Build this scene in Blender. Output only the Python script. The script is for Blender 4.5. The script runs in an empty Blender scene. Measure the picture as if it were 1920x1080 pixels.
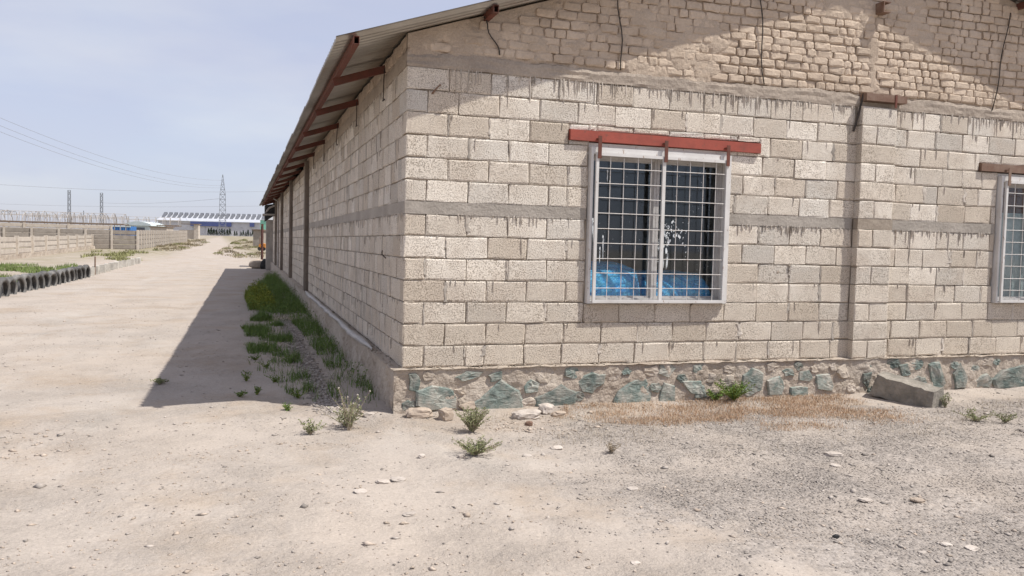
import bpy, math, random
import numpy as np
from mathutils import Vector, Matrix

random.seed(7)
RNG = np.random.default_rng(11)
SC = bpy.context.scene
COL = SC.collection
P = 0.43                      # plinth height: wall base sits at z = P

# ------------------------------------------------------------------ camera
FPX, YAW, PITCH, ROLL = 1538.32, 0.316441, -0.052478, 0.024175
CAM = np.array([-1.43495, -7.67411, 1.19483 + P])
_f = np.array([math.sin(YAW) * math.cos(PITCH), math.cos(YAW) * math.cos(PITCH), math.sin(PITCH)])
_r0 = np.array([math.cos(YAW), -math.sin(YAW), 0.0])
_u0 = np.cross(_r0, _f)
_r = math.cos(ROLL) * _r0 + math.sin(ROLL) * _u0
_u = -math.sin(ROLL) * _r0 + math.cos(ROLL) * _u0
cd = bpy.data.cameras.new('camera')
cd.sensor_width = 36.0
cd.lens = 36.0 * FPX / 1920.0
cd.clip_start = 0.05
cd.clip_end = 6000
cam = bpy.data.objects.new('camera', cd)
cam.matrix_world = Matrix(((_r[0], _u[0], -_f[0], CAM[0]), (_r[1], _u[1], -_f[1], CAM[1]),
                           (_r[2], _u[2], -_f[2], CAM[2]), (0, 0, 0, 1)))
COL.objects.link(cam)
SC.camera = cam

# ------------------------------------------------------------------ sky, sun, exposure
SUN = Vector((1.5, -1.0, 3.0)).normalized()      # towards the sun
elev = math.asin(SUN.z)
azim = math.atan2(SUN.x, SUN.y)
W = bpy.data.worlds.new('World')
SC.world = W
W.use_nodes = True
nt = W.node_tree
nt.nodes.clear()
_o = nt.nodes.new('ShaderNodeOutputWorld')
_b = nt.nodes.new('ShaderNodeBackground')
_s = nt.nodes.new('ShaderNodeTexSky')
_s.sky_type = 'NISHITA'
_s.sun_disc = False
_s.sun_elevation = elev
_s.sun_rotation = azim
_s.altitude = 800
_s.air_density = 1.0
_s.dust_density = 2.0
_s.ozone_density = 1.6
_b.inputs['Strength'].default_value = 0.132
# thin, even veil of high cloud over the whole sky
_tc = nt.nodes.new('ShaderNodeTexCoord')
_mp = nt.nodes.new('ShaderNodeMapping')
_mp.inputs['Scale'].default_value = (1.0, 1.0, 3.2)
_n = nt.nodes.new('ShaderNodeTexNoise')
_n.inputs['Scale'].default_value = 2.6
_n.inputs['Detail'].default_value = 7
_n.inputs['Roughness'].default_value = 0.55
_cr = nt.nodes.new('ShaderNodeMapRange')
_cr.inputs[1].default_value = 0.42
_cr.inputs[2].default_value = 0.72
_cr.inputs[3].default_value = 0.74
_cr.inputs[4].default_value = 0.88
_mx = nt.nodes.new('ShaderNodeMix')
_mx.data_type = 'RGBA'
_n2 = nt.nodes.new('ShaderNodeTexNoise')
_n2.inputs['Scale'].default_value = 3.4
_n2.inputs['Detail'].default_value = 6
_c2 = nt.nodes.new('ShaderNodeMapRange')
_c2.inputs[1].default_value = 0.48
_c2.inputs[2].default_value = 0.70
_veil = nt.nodes.new('ShaderNodeMix')
_veil.data_type = 'RGBA'
_veil.inputs[6].default_value = (3.35, 3.45, 4.25, 1)
_veil.inputs[7].default_value = (3.95, 3.98, 4.45, 1)
L = nt.links.new
L(_tc.outputs['Generated'], _mp.inputs[0])
L(_mp.outputs[0], _n.inputs['Vector'])
L(_n.outputs[0], _cr.inputs[0])
L(_cr.outputs[0], _mx.inputs[0])
L(_s.outputs[0], _mx.inputs[6])
L(_mp.outputs[0], _n2.inputs['Vector'])
L(_n2.outputs[0], _c2.inputs[0])
L(_c2.outputs[0], _veil.inputs[0])
L(_veil.outputs[2], _mx.inputs[7])
L(_mx.outputs[2], _b.inputs['Color'])
L(_b.outputs[0], _o.inputs[0])
sl = bpy.data.lights.new('sun', 'SUN')
sl.energy = 4.0
sl.angle = math.radians(0.55)
sl.color = (1.0, 0.972, 0.92)
so = bpy.data.objects.new('sun', sl)
so.rotation_euler = SUN.to_track_quat('Z', 'Y').to_euler()
so.location = (20, -12, 40)
COL.objects.link(so)
vs = SC.view_settings
vs.view_transform = 'Standard'
vs.look = 'None'
vs.gamma = 1
vs.use_curve_mapping = False
vs.exposure = 0.44
SC.cycles.max_bounces = 6
SC.cycles.transparent_max_bounces = 12


# ------------------------------------------------------------------ pixel helpers (photo pixels, 1920 x 1080)
def ray(x, y):
    return _f + (x - 960) / FPX * _r - (y - 540) / FPX * _u


def on_plane(x, y, ax, v):
    d = ray(x, y)
    return CAM + (v - CAM[ax]) / d[ax] * d


def at(x, y, depth):
    return CAM + ray(x, y) * depth


def terrain(x, y):
    s = np.clip((np.asarray(y, float) - 46.0), 0, 300)
    return 0.0085 * s * s / (s + 12.0)


def on_ground(x, y):
    d = ray(x, y)
    lo, hi = 1.0, 3000.0
    for t in np.concatenate([np.arange(2, 60, .5), np.arange(60, 800, 2.0)]):
        q = CAM + d * t
        if q[2] < terrain(q[0], q[1]):
            hi = t
            lo = t - 2.0
            break
    for _ in range(30):
        m = (lo + hi) / 2
        q = CAM + d * m
        if q[2] < terrain(q[0], q[1]):
            hi = m
        else:
            lo = m
    return CAM + d * hi


def project(p):
    d = np.asarray(p) - CAM
    z = d @ _f
    return 960 + FPX * (d @ _r) / z, 540 - FPX * (d @ _u) / z, z


# ------------------------------------------------------------------ noise
_TAB = RNG.random(65536)


def vnoise(x, y, seed=0):
    x = np.asarray(x, float)
    y = np.asarray(y, float)
    xi = np.floor(x).astype(np.int64)
    yi = np.floor(y).astype(np.int64)
    fx = x - xi
    fy = y - yi
    fx = fx * fx * (3 - 2 * fx)
    fy = fy * fy * (3 - 2 * fy)

    def h(a, b):
        return _TAB[(a * 73856093 + b * 19349663 + seed * 83492791) & 65535]
    return (h(xi, yi) * (1 - fx) + h(xi + 1, yi) * fx) * (1 - fy) + (h(xi, yi + 1) * (1 - fx) + h(xi + 1, yi + 1) * fx) * fy


def fbm(x, y, seed=0, oct=4):
    a, s, t = 0.5, 0.0, 0.0
    for i in range(oct):
        s = s + a * (vnoise(x * 2 ** i, y * 2 ** i, seed + i) - .5)
        a *= .55
    return s * 2


# ------------------------------------------------------------------ mesh helpers
class MB:
    def __init__(s):
        s.v = []
        s.f = []

    def add(s, vs, fs):
        o = len(s.v)
        s.v += [tuple(map(float, q)) for q in vs]
        s.f += [tuple(o + i for i in q) for q in fs]
        return s

    def box(s, x0, x1, y0, y1, z0, z1):
        return s.add([(x0, y0, z0), (x1, y0, z0), (x1, y1, z0), (x0, y1, z0), (x0, y0, z1), (x1, y0, z1), (x1, y1, z1), (x0, y1, z1)],
                     [(0, 3, 2, 1), (4, 5, 6, 7), (0, 1, 5, 4), (1, 2, 6, 5), (2, 3, 7, 6), (3, 0, 4, 7)])

    def bar(s, a, b, w, h=None, up=(0, 0, 1)):
        """square section bar from a to b"""
        h = h or w
        a = Vector(a)
        b = Vector(b)
        d = (b - a).normalized()
        u = Vector(up)
        if abs(d.dot(u)) > .98:
            u = Vector((0, 1, 0))
        r = d.cross(u).normalized()
        u = r.cross(d)
        vs = []
        for q in (a, b):
            for i, j in ((-1, -1), (1, -1), (1, 1), (-1, 1)):
                vs.append(q + r * (i * w / 2) + u * (j * h / 2))
        return s.add(vs, [(3, 2, 1, 0), (4, 5, 6, 7), (0, 1, 5, 4), (1, 2, 6, 5), (2, 3, 7, 6), (3, 0, 4, 7)])

    def tube(s, pts, r, n=6, r2=None, cap=True):
        pts = [Vector(q) for q in pts]
        m = len(pts)
        vs = []
        prev = None
        for i, q in enumerate(pts):
            d = (pts[min(i + 1, m - 1)] - pts[max(i - 1, 0)]).normalized()
            if prev is None:
                u = Vector((0, 0, 1)) if abs(d.z) < .9 else Vector((1, 0, 0))
            else:
                u = prev
            a = d.cross(u).normalized()
            u = a.cross(d)
            prev = u
            rr = r if r2 is None else r + (r2 - r) * i / (m - 1)
            for k in range(n):
                t = 2 * math.pi * k / n
                vs.append(q + a * (rr * math.cos(t)) + u * (rr * math.sin(t)))
        fs = [(i * n + k, i * n + (k + 1) % n, (i + 1) * n + (k + 1) % n, (i + 1) * n + k) for i in range(m - 1) for k in range(n)]
        if cap:
            fs += [tuple(range(n - 1, -1, -1)), tuple((m - 1) * n + k for k in range(n))]
        return s.add(vs, fs)

    def prism(s, poly, f0, f1):
        """poly of 2D points, f0/f1 map (a,b) to the two end faces"""
        n = len(poly)
        return s.add([f0(*q) for q in poly] + [f1(*q) for q in poly],
                     [tuple(range(n)), tuple(range(2 * n - 1, n - 1, -1))] + [(i, n + i, n + (i + 1) % n, (i + 1) % n) for i in range(n)])

    def grid(s, A):
        """A: array nu x nv x 3"""
        nu, nv = A.shape[:2]
        o = len(s.v)
        s.v += [tuple(q) for q in A.reshape(-1, 3).tolist()]
        for i in range(nu - 1):
            for j in range(nv - 1):
                a = o + i * nv + j
                s.f.append((a, a + nv, a + nv + 1, a + 1))
        return s

    def mesh(s, name):
        m = bpy.data.meshes.new(name)
        m.from_pydata(s.v, [], s.f)
        m.update()
        return m


def link(o, parent=None):
    COL.objects.link(o)
    if parent is not None:
        o.parent = parent
    return o


def obj(name, mb, mat, parent=None, smooth=False, loc=None):
    m = mb.mesh(name) if isinstance(mb, MB) else mb
    if mat is not None and not m.materials:
        m.materials.append(mat)
    if smooth:
        m.polygons.foreach_set('use_smooth', [True] * len(m.polygons))
    o = bpy.data.objects.new(name, m)
    if loc is not None:
        o.location = loc
    return link(o, parent)


def tag(o, label=None, cat=None, group=None, kind=None):
    if label:
        o['label'] = label
    if cat:
        o['category'] = cat
    if group:
        o['group'] = group
    if kind:
        o['kind'] = kind
    return o


def empty(name, loc, label, cat, group=None, rz=0):
    o = bpy.data.objects.new(name, None)
    o.location = loc
    o.rotation_euler = (0, 0, rz)
    o.empty_display_size = .2
    link(o)
    return tag(o, label, cat, group)


def big_mesh(name, V, F):
    m = bpy.data.meshes.new(name)
    V = np.asarray(V, np.float32)
    F = np.asarray(F, np.int32)
    k = F.shape[1]
    m.vertices.add(len(V))
    m.vertices.foreach_set('co', V.ravel())
    m.loops.add(F.size)
    m.loops.foreach_set('vertex_index', F.ravel())
    m.polygons.add(len(F))
    m.polygons.foreach_set('loop_start', np.arange(0, F.size, k, dtype=np.int32))
    m.polygons.foreach_set('loop_total', np.full(len(F), k, np.int32))
    m.update(calc_edges=True)
    return m


ORD = ['first', 'second', 'third', 'fourth', 'fifth', 'sixth', 'seventh', 'eighth', 'ninth', 'tenth', 'eleventh', 'twelfth',
       'thirteenth', 'fourteenth', 'fifteenth', 'sixteenth', 'seventeenth', 'eighteenth', 'nineteenth', 'twentieth']


# ------------------------------------------------------------------ materials
class N:
    """small node-tree writer"""

    def __init__(s, name):
        s.m = bpy.data.materials.new(name)
        s.m.use_nodes = True
        s.t = s.m.node_tree
        s.b = s.t.nodes['Principled BSDF']
        s.pos = s.t.nodes.new('ShaderNodeNewGeometry').outputs['Position']

    def new(s, k):
        return s.t.nodes.new('ShaderNode' + k)

    def lk(s, a, b):
        s.t.links.new(a, b)

    def scaled(s, v):
        n = s.new('Mapping')
        s.lk(s.pos, n.inputs[0])
        n.inputs['Scale'].default_value = v
        return n.outputs[0]

    def noise(s, sc, det=4, rough=.55, vec=None, dist=0):
        n = s.new('TexNoise')
        n.inputs['Scale'].default_value = sc
        n.inputs['Detail'].default_value = det
        n.inputs['Roughness'].default_value = rough
        n.inputs['Distortion'].default_value = dist
        s.lk(vec or s.pos, n.inputs['Vector'])
        return n.outputs[0]

    def vor(s, sc, feat='F1', vec=None, out='Distance'):
        n = s.new('TexVoronoi')
        n.feature = feat
        n.inputs['Scale'].default_value = sc
        s.lk(vec or s.pos, n.inputs['Vector'])
        return n.outputs[out]

    def rng(s, x, a, b, c=0., d=1., smooth=False):
        n = s.new('MapRange')
        if smooth:
            n.interpolation_type = 'SMOOTHSTEP'
        for i, v in enumerate((a, b, c, d)):
            n.inputs[i + 1].default_value = v
        s.lk(x, n.inputs[0])
        return n.outputs[0]

    def mix(s, f, a, b, mode='MIX'):
        n = s.new('Mix')
        n.data_type = 'RGBA'
        n.blend_type = mode
        for i, v in ((0, f), (6, a), (7, b)):
            if isinstance(v, (int, float)):
                n.inputs[i].default_value = v
            elif isinstance(v, tuple):
                n.inputs[i].default_value = v + (1,) if len(v) == 3 else v
            else:
                s.lk(v, n.inputs[i])
        return n.outputs[2]

    def math(s, op, a, b=None):
        n = s.new('Math')
        n.operation = op
        for i, v in ((0, a), (1, b)):
            if v is None:
                continue
            if isinstance(v, (int, float)):
                n.inputs[i].default_value = v
            else:
                s.lk(v, n.inputs[i])
        return n.outputs[0]

    def rand(s):
        return s.new('ObjectInfo').outputs['Random']

    def island(s):
        return s.t.nodes.new('ShaderNodeNewGeometry').outputs['Random Per Island']

    def attr(s, k):
        n = s.new('Attribute')
        n.attribute_name = k
        return n.outputs['Fac']

    def z(s):
        n = s.new('SeparateXYZ')
        s.lk(s.pos, n.inputs[0])
        return n.outputs

    def bump(s, h, dist=.01, st=1.0):
        n = s.new('Bump')
        n.inputs['Distance'].default_value = dist
        n.inputs['Strength'].default_value = st
        s.lk(h, n.inputs['Height'])
        s.lk(n.outputs[0], s.b.inputs['Normal'])

    def done(s, col, rough=.9, metal=0., spec=.3):
        if isinstance(col, tuple):
            s.b.inputs['Base Color'].default_value = col + (1,)
        else:
            s.lk(col, s.b.inputs['Base Color'])
        if isinstance(rough, float):
            s.b.inputs['Roughness'].default_value = rough
        else:
            s.lk(rough, s.b.inputs['Roughness'])
        s.b.inputs['Metallic'].default_value = metal
        s.b.inputs['Specular IOR Level'].default_value = spec
        return s.m


def simple(name, c1, c2, sc=3., fine=40., bump=.004, rough=.85, metal=0., rnd=0.0, spec=.3, isl=0.0):
    n = N(name)
    col = n.mix(n.rng(n.noise(sc, 5), .35, .65), c1, c2)
    col = n.mix(1.0, col, n.mix(n.noise(fine, 3, .7), (.72, .72, .72), (1.22, 1.22, 1.22)), 'MULTIPLY')
    if rnd:
        col = n.mix(1.0, col, n.mix(n.rand(), (1 - rnd,) * 3, (1 + rnd,) * 3), 'MULTIPLY')
    if isl:
        col = n.mix(1.0, col, n.mix(n.island(), (1 - isl,) * 3, (1 + isl,) * 3), 'MULTIPLY')
    if bump:
        n.bump(n.noise(fine, 5, .65), bump)
    return n.done(col, float(rough), metal, spec)


def m_block():
    n = N('pumice_block')
    r = n.rand()
    base = n.mix(n.rng(r, .0, .72), (.565, .49, .40), (.74, .675, .585))
    base = n.mix(n.rng(r, .80, .98), base, (.585, .545, .485))
    r2 = n.math('FRACT', n.math('MULTIPLY', r, 17.3))
    base = n.mix(1.0, base, n.mix(r2, (.86, .85, .84), (1.12, 1.12, 1.12)), 'MULTIPLY')
    # dusty brown staining towards the splash zone, as a coat of dust with its own ragged edge
    zz = n.math('ADD', n.z()[2], n.rng(n.noise(1.7, 4), .2, .8, -.5, .5))
    base = n.mix(n.rng(zz, .5, 2.1, .55, 0., True), base, (.555, .475, .38))
    base = n.mix(n.rng(n.noise(2.3, 7, .68), .46, .68, 0, .6), base, (.53, .445, .36))
    base = n.mix(n.rng(n.noise(7, 6, .7, n.scaled((1.6, 1.6, .45))), .56, .72, 0, .55), base, (.47, .40, .335))
    pits = n.rng(n.noise(95, 3, .6), .36, .50)
    pit2 = n.rng(n.vor(150), .1, .4)
    ca = n.mix(n.math('MAXIMUM', pits, n.rng(n.noise(3.1, 3), .42, .62, 0, .8)), (.48, .45, .42), (1.06, 1.06, 1.06))
    col = n.mix(1.0, base, ca, 'MULTIPLY')
    col = n.mix(n.rng(n.noise(38, 4, .7), .55, .8, 0, .35), col, (.55, .48, .41))
    h = n.math('ADD', n.math('MULTIPLY', pits, 1.0), n.math('MULTIPLY', pit2, .5))
    h = n.math('ADD', h, n.math('MULTIPLY', n.noise(14, 5, .6), 1.4))
    n.bump(h, .0038)
    return n.done(col, .95, 0, .15)


def m_mortar(name, c1, c2, bd=.01):
    n = N(name)
    col = n.mix(n.rng(n.noise(2.2, 6), .35, .65), c1, c2)
    col = n.mix(1.0, col, n.mix(n.noise(60, 4, .7), (.6, .6, .6), (1.3, 1.3, 1.3)), 'MULTIPLY')
    n.bump(n.noise(26, 6, .68), bd)
    return n.done(col, .95, 0, .15)


def m_ground():
    n = N('dry_dirt')
    g = n.attr('gravel')
    d1 = n.mix(n.rng(n.noise(.35, 5, .6), .35, .65), (.432, .368, .310), (.410, .360, .314))
    d1 = n.mix(n.rng(n.noise(.7, 7, .68), .48, .68, 0, .85), d1, (.385, .305, .232))
    d1 = n.mix(n.rng(n.noise(.9, 6, .6, n.scaled((1, .35, 1))), .55, .72, 0, .7), d1, (.455, .408, .358))
    sp = n.noise(55, 4, .75)
    d1 = n.mix(1.0, d1, n.mix(n.rng(sp, .3, .7), (.80, .80, .80), (1.1, 1.1, 1.1)), 'MULTIPLY')
    cell = n.vor(42, out='Color')
    sep = n.new('SeparateColor')
    n.lk(cell, sep.inputs[0])
    g1 = n.mix(sep.outputs[0], (.225, .198, .176), (.40, .352, .31))
    g1 = n.mix(n.rng(n.noise(1.1, 5), .45, .7, 0, .6), g1, (.44, .375, .315))
    mask = n.math('ADD', g, n.rng(n.noise(2.1, 6, .7), .2, .8, -.55, .55))
    mask = n.rng(mask, .25, .8, 0, 1, True)
    mask = n.math('MULTIPLY', mask, n.rng(n.noise(34, 3, .7), .3, .5, .35, 1.0))
    col = n.mix(mask, d1, g1)
    # far scrubland
    far = n.attr('scrub')
    col = n.mix(n.math('MULTIPLY', far, n.rng(n.noise(.6, 6, .7), .3, .6)), col, (.23, .20, .12))
    h = n.math('ADD', n.math('MULTIPLY', n.noise(16, 7, .7), 1.0), n.math('MULTIPLY', n.noise(90, 3, .6), .25))
    h = n.math('ADD', h, n.math('MULTIPLY', n.math('MULTIPLY', n.rng(n.vor(42), .0, .5, 1, 0), mask), .7))
    h = n.math('MULTIPLY', h, n.rng(n.noise(.9, 5, .65), .4, .65, .25, 1.3))
    n.bump(h, .03)
    return n.done(col, .97, 0, .1)


def m_slate():
    n = N('green_slate')
    st = n.noise(9, 6, .65, n.scaled((1, 1, 3.2)), 1.2)
    col = n.mix(n.rng(st, .35, .65), (.105, .138, .122), (.24, .275, .245))
    col = n.mix(n.rng(n.noise(6, 6, .7), .42, .66, 0, .9), col, (.45, .41, .35))
    col = n.mix(1.0, col, n.mix(n.rand(), (.72, .72, .72), (1.2, 1.2, 1.2)), 'MULTIPLY')
    n.bump(st, .018)
    return n.done(col, .8, 0, .3)


def m_roof():
    n = N('dusty_galvanised_sheet')
    col = n.mix(n.rng(n.noise(1.2, 6, .65), .35, .7), (.48, .46, .42), (.34, .31, .27))
    col = n.mix(n.rng(n.noise(3.5, 6, .7), .6, .8, 0, .5), col, (.27, .17, .11))
    col = n.mix(1.0, col, n.mix(n.rand(), (.85, .85, .85), (1.15, 1.15, 1.15)), 'MULTIPLY')
    return n.done(col, .36, .9, .5)


def m_rust(name, c1, c2, c3):
    n = N(name)
    col = n.mix(n.rng(n.noise(6, 6, .7), .4, .65), c1, c2)
    col = n.mix(n.rng(n.noise(22, 5, .75), .58, .72), col, c3)
    n.bump(n.noise(60, 4), .002)
    return n.done(col, .7, 0., .35)


def m_white():
    n = N('chipped_white_paint')
    col = n.mix(n.rng(n.noise(4, 5), .3, .7), (.66, .64, .61), (.54, .515, .485))
    chips = n.rng(n.noise(30, 6, .75, n.scaled((1, 1, .4))), .60, .66)
    col = n.mix(chips, col, (.34, .25, .19))
    n.bump(chips, .001, .5)
    return n.done(col, .55, 0., .4)


def m_glass():
    m = bpy.data.materials.new('window_glass')
    m.use_nodes = True
    t = m.node_tree
    t.nodes.clear()
    o = t.nodes.new('ShaderNodeOutputMaterial')
    mx = t.nodes.new('ShaderNodeMixShader')
    tr = t.nodes.new('ShaderNodeBsdfTransparent')
    tr.inputs[0].default_value = (.90, .94, .95, 1)
    gl = t.nodes.new('ShaderNodeBsdfGlossy')
    gl.inputs['Roughness'].default_value = .03
    gl.inputs['Color'].default_value = (.8, .85, .9, 1)
    lw = t.nodes.new('ShaderNodeLayerWeight')
    lw.inputs[0].default_value = .5
    pw = t.nodes.new('ShaderNodeMath')
    pw.operation = 'POWER'
    pw.inputs[1].default_value = 4.5
    mr = t.nodes.new('ShaderNodeMapRange')
    mr.inputs[3].default_value = .045
    mr.inputs[4].default_value = .8
    t.links.new(lw.outputs['Facing'], pw.inputs[0])
    t.links.new(pw.outputs[0], mr.inputs[0])
    t.links.new(mr.outputs[0], mx.inputs[0])
    t.links.new(tr.outputs[0], mx.inputs[1])
    t.links.new(gl.outputs[0], mx.inputs[2])
    t.links.new(mx.outputs[0], o.inputs[0])
    return m


def m_plastic():
    n = N('blue_plastic_film')
    w = n.noise(4.5, 5, .6, None, 3.5)
    col = n.mix(n.rng(w, .40, .60), (.03, .34, .78), (.12, .60, .92))
    col = n.mix(n.rng(n.noise(9, 4, .6, None, 2.5), .60, .70), col, (.35, .68, .88))
    n.bump(w, .06)
    return n.done(col, .25, 0, .6)


def m_leaf(name, a, b, rnd=.25):
    n = N(name)
    col = n.mix(n.island(), a, b)
    col = n.mix(1.0, col, n.mix(n.noise(2.5, 3), (1 - rnd,) * 3, (1 + rnd,) * 3), 'MULTIPLY')
    mm = n.done(col, .75, 0, .2)
    n.b.inputs['Transmission Weight'].default_value = 0
    return mm


MAT = dict(
    block=m_block(),
    mortar=m_mortar('lime_mortar', (.29, .24, .19), (.40, .34, .275)),
    band=m_mortar('grey_cement', (.33, .295, .255), (.42, .375, .325), .012),
    beam=m_mortar('ring_beam_cement', (.34, .285, .235), (.44, .37, .30), .014),
    drip=simple('cement_drip', (.40, .355, .305), (.52, .465, .40), 6, 40, .004, .95, 0, 0, .15, .34),
    mud=m_mortar('mud_plaster', (.42, .335, .258), (.495, .405, .318), .012),
    brick=simple('mud_brick', (.455, .36, .272), (.535, .435, .338), 2.5, 34, .010, .95, 0, .09),
    plinth=m_mortar('rough_plinth_mortar', (.43, .355, .285), (.54, .465, .385), .03),
    ground=m_ground(),
    slate=m_slate(),
    fieldstone=simple('beige_fieldstone', (.40, .335, .265), (.50, .43, .36), 7, 30, .012, .9, 0, .14),
    roof=m_roof(),
    rust=m_rust('rusty_red_primer', (.15, .048, .032), (.10, .044, .03), (.075, .04, .027)),
    lintel=m_rust('red_oxide_paint', (.33, .075, .05), (.25, .06, .042), (.155, .07, .05)),
    oldsteel=m_rust('old_brown_steel', (.16, .09, .06), (.22, .15, .11), (.10, .055, .035)),
    white=m_white(),
    rodpaint=m_rust('dull_white_rod_paint', (.58, .55, .52), (.50, .46, .42), (.30, .20, .15)),
    casement=m_rust('grey_white_casement_paint', (.46, .44, .42), (.38, .36, .34), (.24, .20, .17)),
    glass=m_glass(),
    blue=m_plastic(),
    splash=simple('white_paint_splash', (.78, .80, .80), (.66, .70, .72), 9, 40, 0, .6),
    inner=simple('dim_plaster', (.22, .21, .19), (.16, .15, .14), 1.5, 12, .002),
    curtain=simple('pale_curtain', (.52, .53, .50), (.40, .42, .41), 3, 20, .002),
    wood=simple('brown_board', (.32, .115, .05), (.22, .075, .035), 8, 30, .003, .6),
    black=simple('black_rubber', (.022, .022, .024), (.05, .048, .046), 6, 30, .003, .8, 0, .2),
    tyre=simple('dusty_tyre_rubber', (.075, .074, .074), (.19, .18, .168), 5, 26, .004, .85, 0, .25),
    wire=simple('dark_wire', (.04, .034, .03), (.07, .055, .045), 9, 40, 0, .7),
    cable=simple('grey_cable', (.30, .31, .34), (.34, .35, .38), 9, 40, 0, .7),
    pebble=simple('grey_pebble', (.29, .255, .225), (.43, .375, .325), 5, 60, .003, .95, 0, 0, .2, .32),
    stone=simple('pale_stone', (.46, .375, .295), (.36, .29, .23), 9, 40, .008, .95, 0, .12),
    white_stone=simple('white_chip', (.50, .44, .385), (.40, .345, .295), 9, 40, .004, .95, 0, .1),
    concrete=simple('weathered_concrete', (.33, .30, .265), (.45, .41, .36), 3, 40, .008, .95, 0, .08),
    shadeconcrete=simple('shade_toned_weathered_concrete', (.21, .19, .16), (.33, .295, .25), 7, 30, .02, .95, 0, 0),  # slab: albedo lowered so the colour carries the shadow on its long face
    shadecement=m_mortar('shade_toned_brown_cement', (.19, .155, .125), (.26, .22, .185), .012),  # side pilasters: shade on their near faces is put into this darker colour
    clod=simple('dirt_clod', (.40, .32, .25), (.48, .40, .33), 5, 60, .003, .97, 0, 0, .1, .2),
    fence=simple('precast_concrete', (.27, .235, .20), (.35, .31, .265), 2.2, 14, .006, .95, 0, .10),
    fence2=simple('pale_precast_concrete', (.47, .405, .34), (.56, .50, .425), 2.2, 14, .006, .95, 0, .08),
    kerb=simple('whitewashed_kerbstone', (.55, .52, .46), (.40, .37, .32), 4, 20, .008, .9, 0, .12),
    leafg=m_leaf('green_weed_leaf', (.07, .13, .03), (.17, .23, .06)),
    leafd=m_leaf('dusty_shrub_leaf', (.15, .17, .075), (.28, .29, .15)),
    leafy=m_leaf('yellow_green_weed', (.13, .17, .02), (.24, .25, .04)),
    dry=m_leaf('orange_dry_grass', (.31, .165, .085), (.48, .37, .26)),
    straw=m_leaf('grey_straw', (.27, .215, .155), (.40, .335, .25)),
    scrub=m_leaf('dry_scrub_leaf', (.20, .165, .105), (.30, .25, .16)),
    scrubg=m_leaf('olive_scrub_leaf', (.17, .175, .075), (.27, .26, .12)),
    grass=m_leaf('field_grass', (.10, .15, .045), (.20, .24, .08)),
    pine=m_leaf('dark_conifer', (.022, .045, .022), (.05, .08, .035)),
    bark=simple('bark', (.13, .09, .06), (.18, .13, .09), 9, 30, .01),
    steel=simple('grey_lattice_steel', (.20, .215, .24), (.26, .275, .30), 3, 20, 0, .6, .2),
    hoop=simple('pale_hoop_pipe', (.44, .40, .36), (.35, .31, .28), 2, 10, 0, .6),
    gutter=simple('brown_gutter', (.17, .125, .10), (.22, .17, .13), 2, 10, 0, .8),
    facw=simple('white_cladding', (.60, .60, .63), (.54, .54, .57), .5, 6, 0, .6),
    facb=simple('blue_cladding', (.075, .10, .24), (.09, .115, .27), .5, 6, 0, .6),
    facr=simple('grey_roof_cladding', (.50, .51, .54), (.44, .45, .48), .5, 6, 0, .6),
    vent=simple('dark_grey_vent', (.115, .12, .135), (.15, .155, .17), .5, 6, 0, .6),
    darkglass=simple('dark_pane', (.10, .11, .13), (.14, .15, .17), 1, 6, 0, .3),
    bluebox=simple('blue_container_paint', (.045, .14, .38), (.06, .20, .46), 2, 12, 0, .6),
    shed=simple('pale_shed_sheet', (.60, .66, .65), (.52, .58, .57), 1, 8, 0, .6),
    green=simple('mint_green_sheet', (.25, .56, .42), (.22, .50, .38), 1, 8, 0, .6),
    orange=simple('orange_paint', (.60, .25, .05), (.52, .20, .04), 2, 10, 0, .6),
    bundle_cloth=simple('torn_white_sheet', (.55, .515, .475), (.45, .42, .385), 6, 40, .004, .9),
)

# ================================================================== GROUND
def gravel_mask(x, y):
    edge = np.interp(y, [-7.5, -4.4, -3.4, -2.4, -.7, 0], [2.6, .9, .25, .35, .7, 1.6])
    m = np.clip((x - edge + .6) / 2.2, 0, 1)
    m = m * np.clip((y + 4.75 + .10 * x) / .5, 0, 1) * np.clip((-.35 - y) / .5, .35, 1)
    strip = np.exp(-((x + .64 + .02 * np.sin(y * 3)) / .13) ** 2) * np.clip((y - .2) / .5, 0, 1) * np.clip((11 - y) / 4, 0, 1)
    m2 = np.exp(-(((x + .55) / .5) ** 2 + ((y + .2) / .7) ** 2)) * .6
    return np.clip(np.maximum(np.maximum(m, strip), m2), 0, 1)


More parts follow.
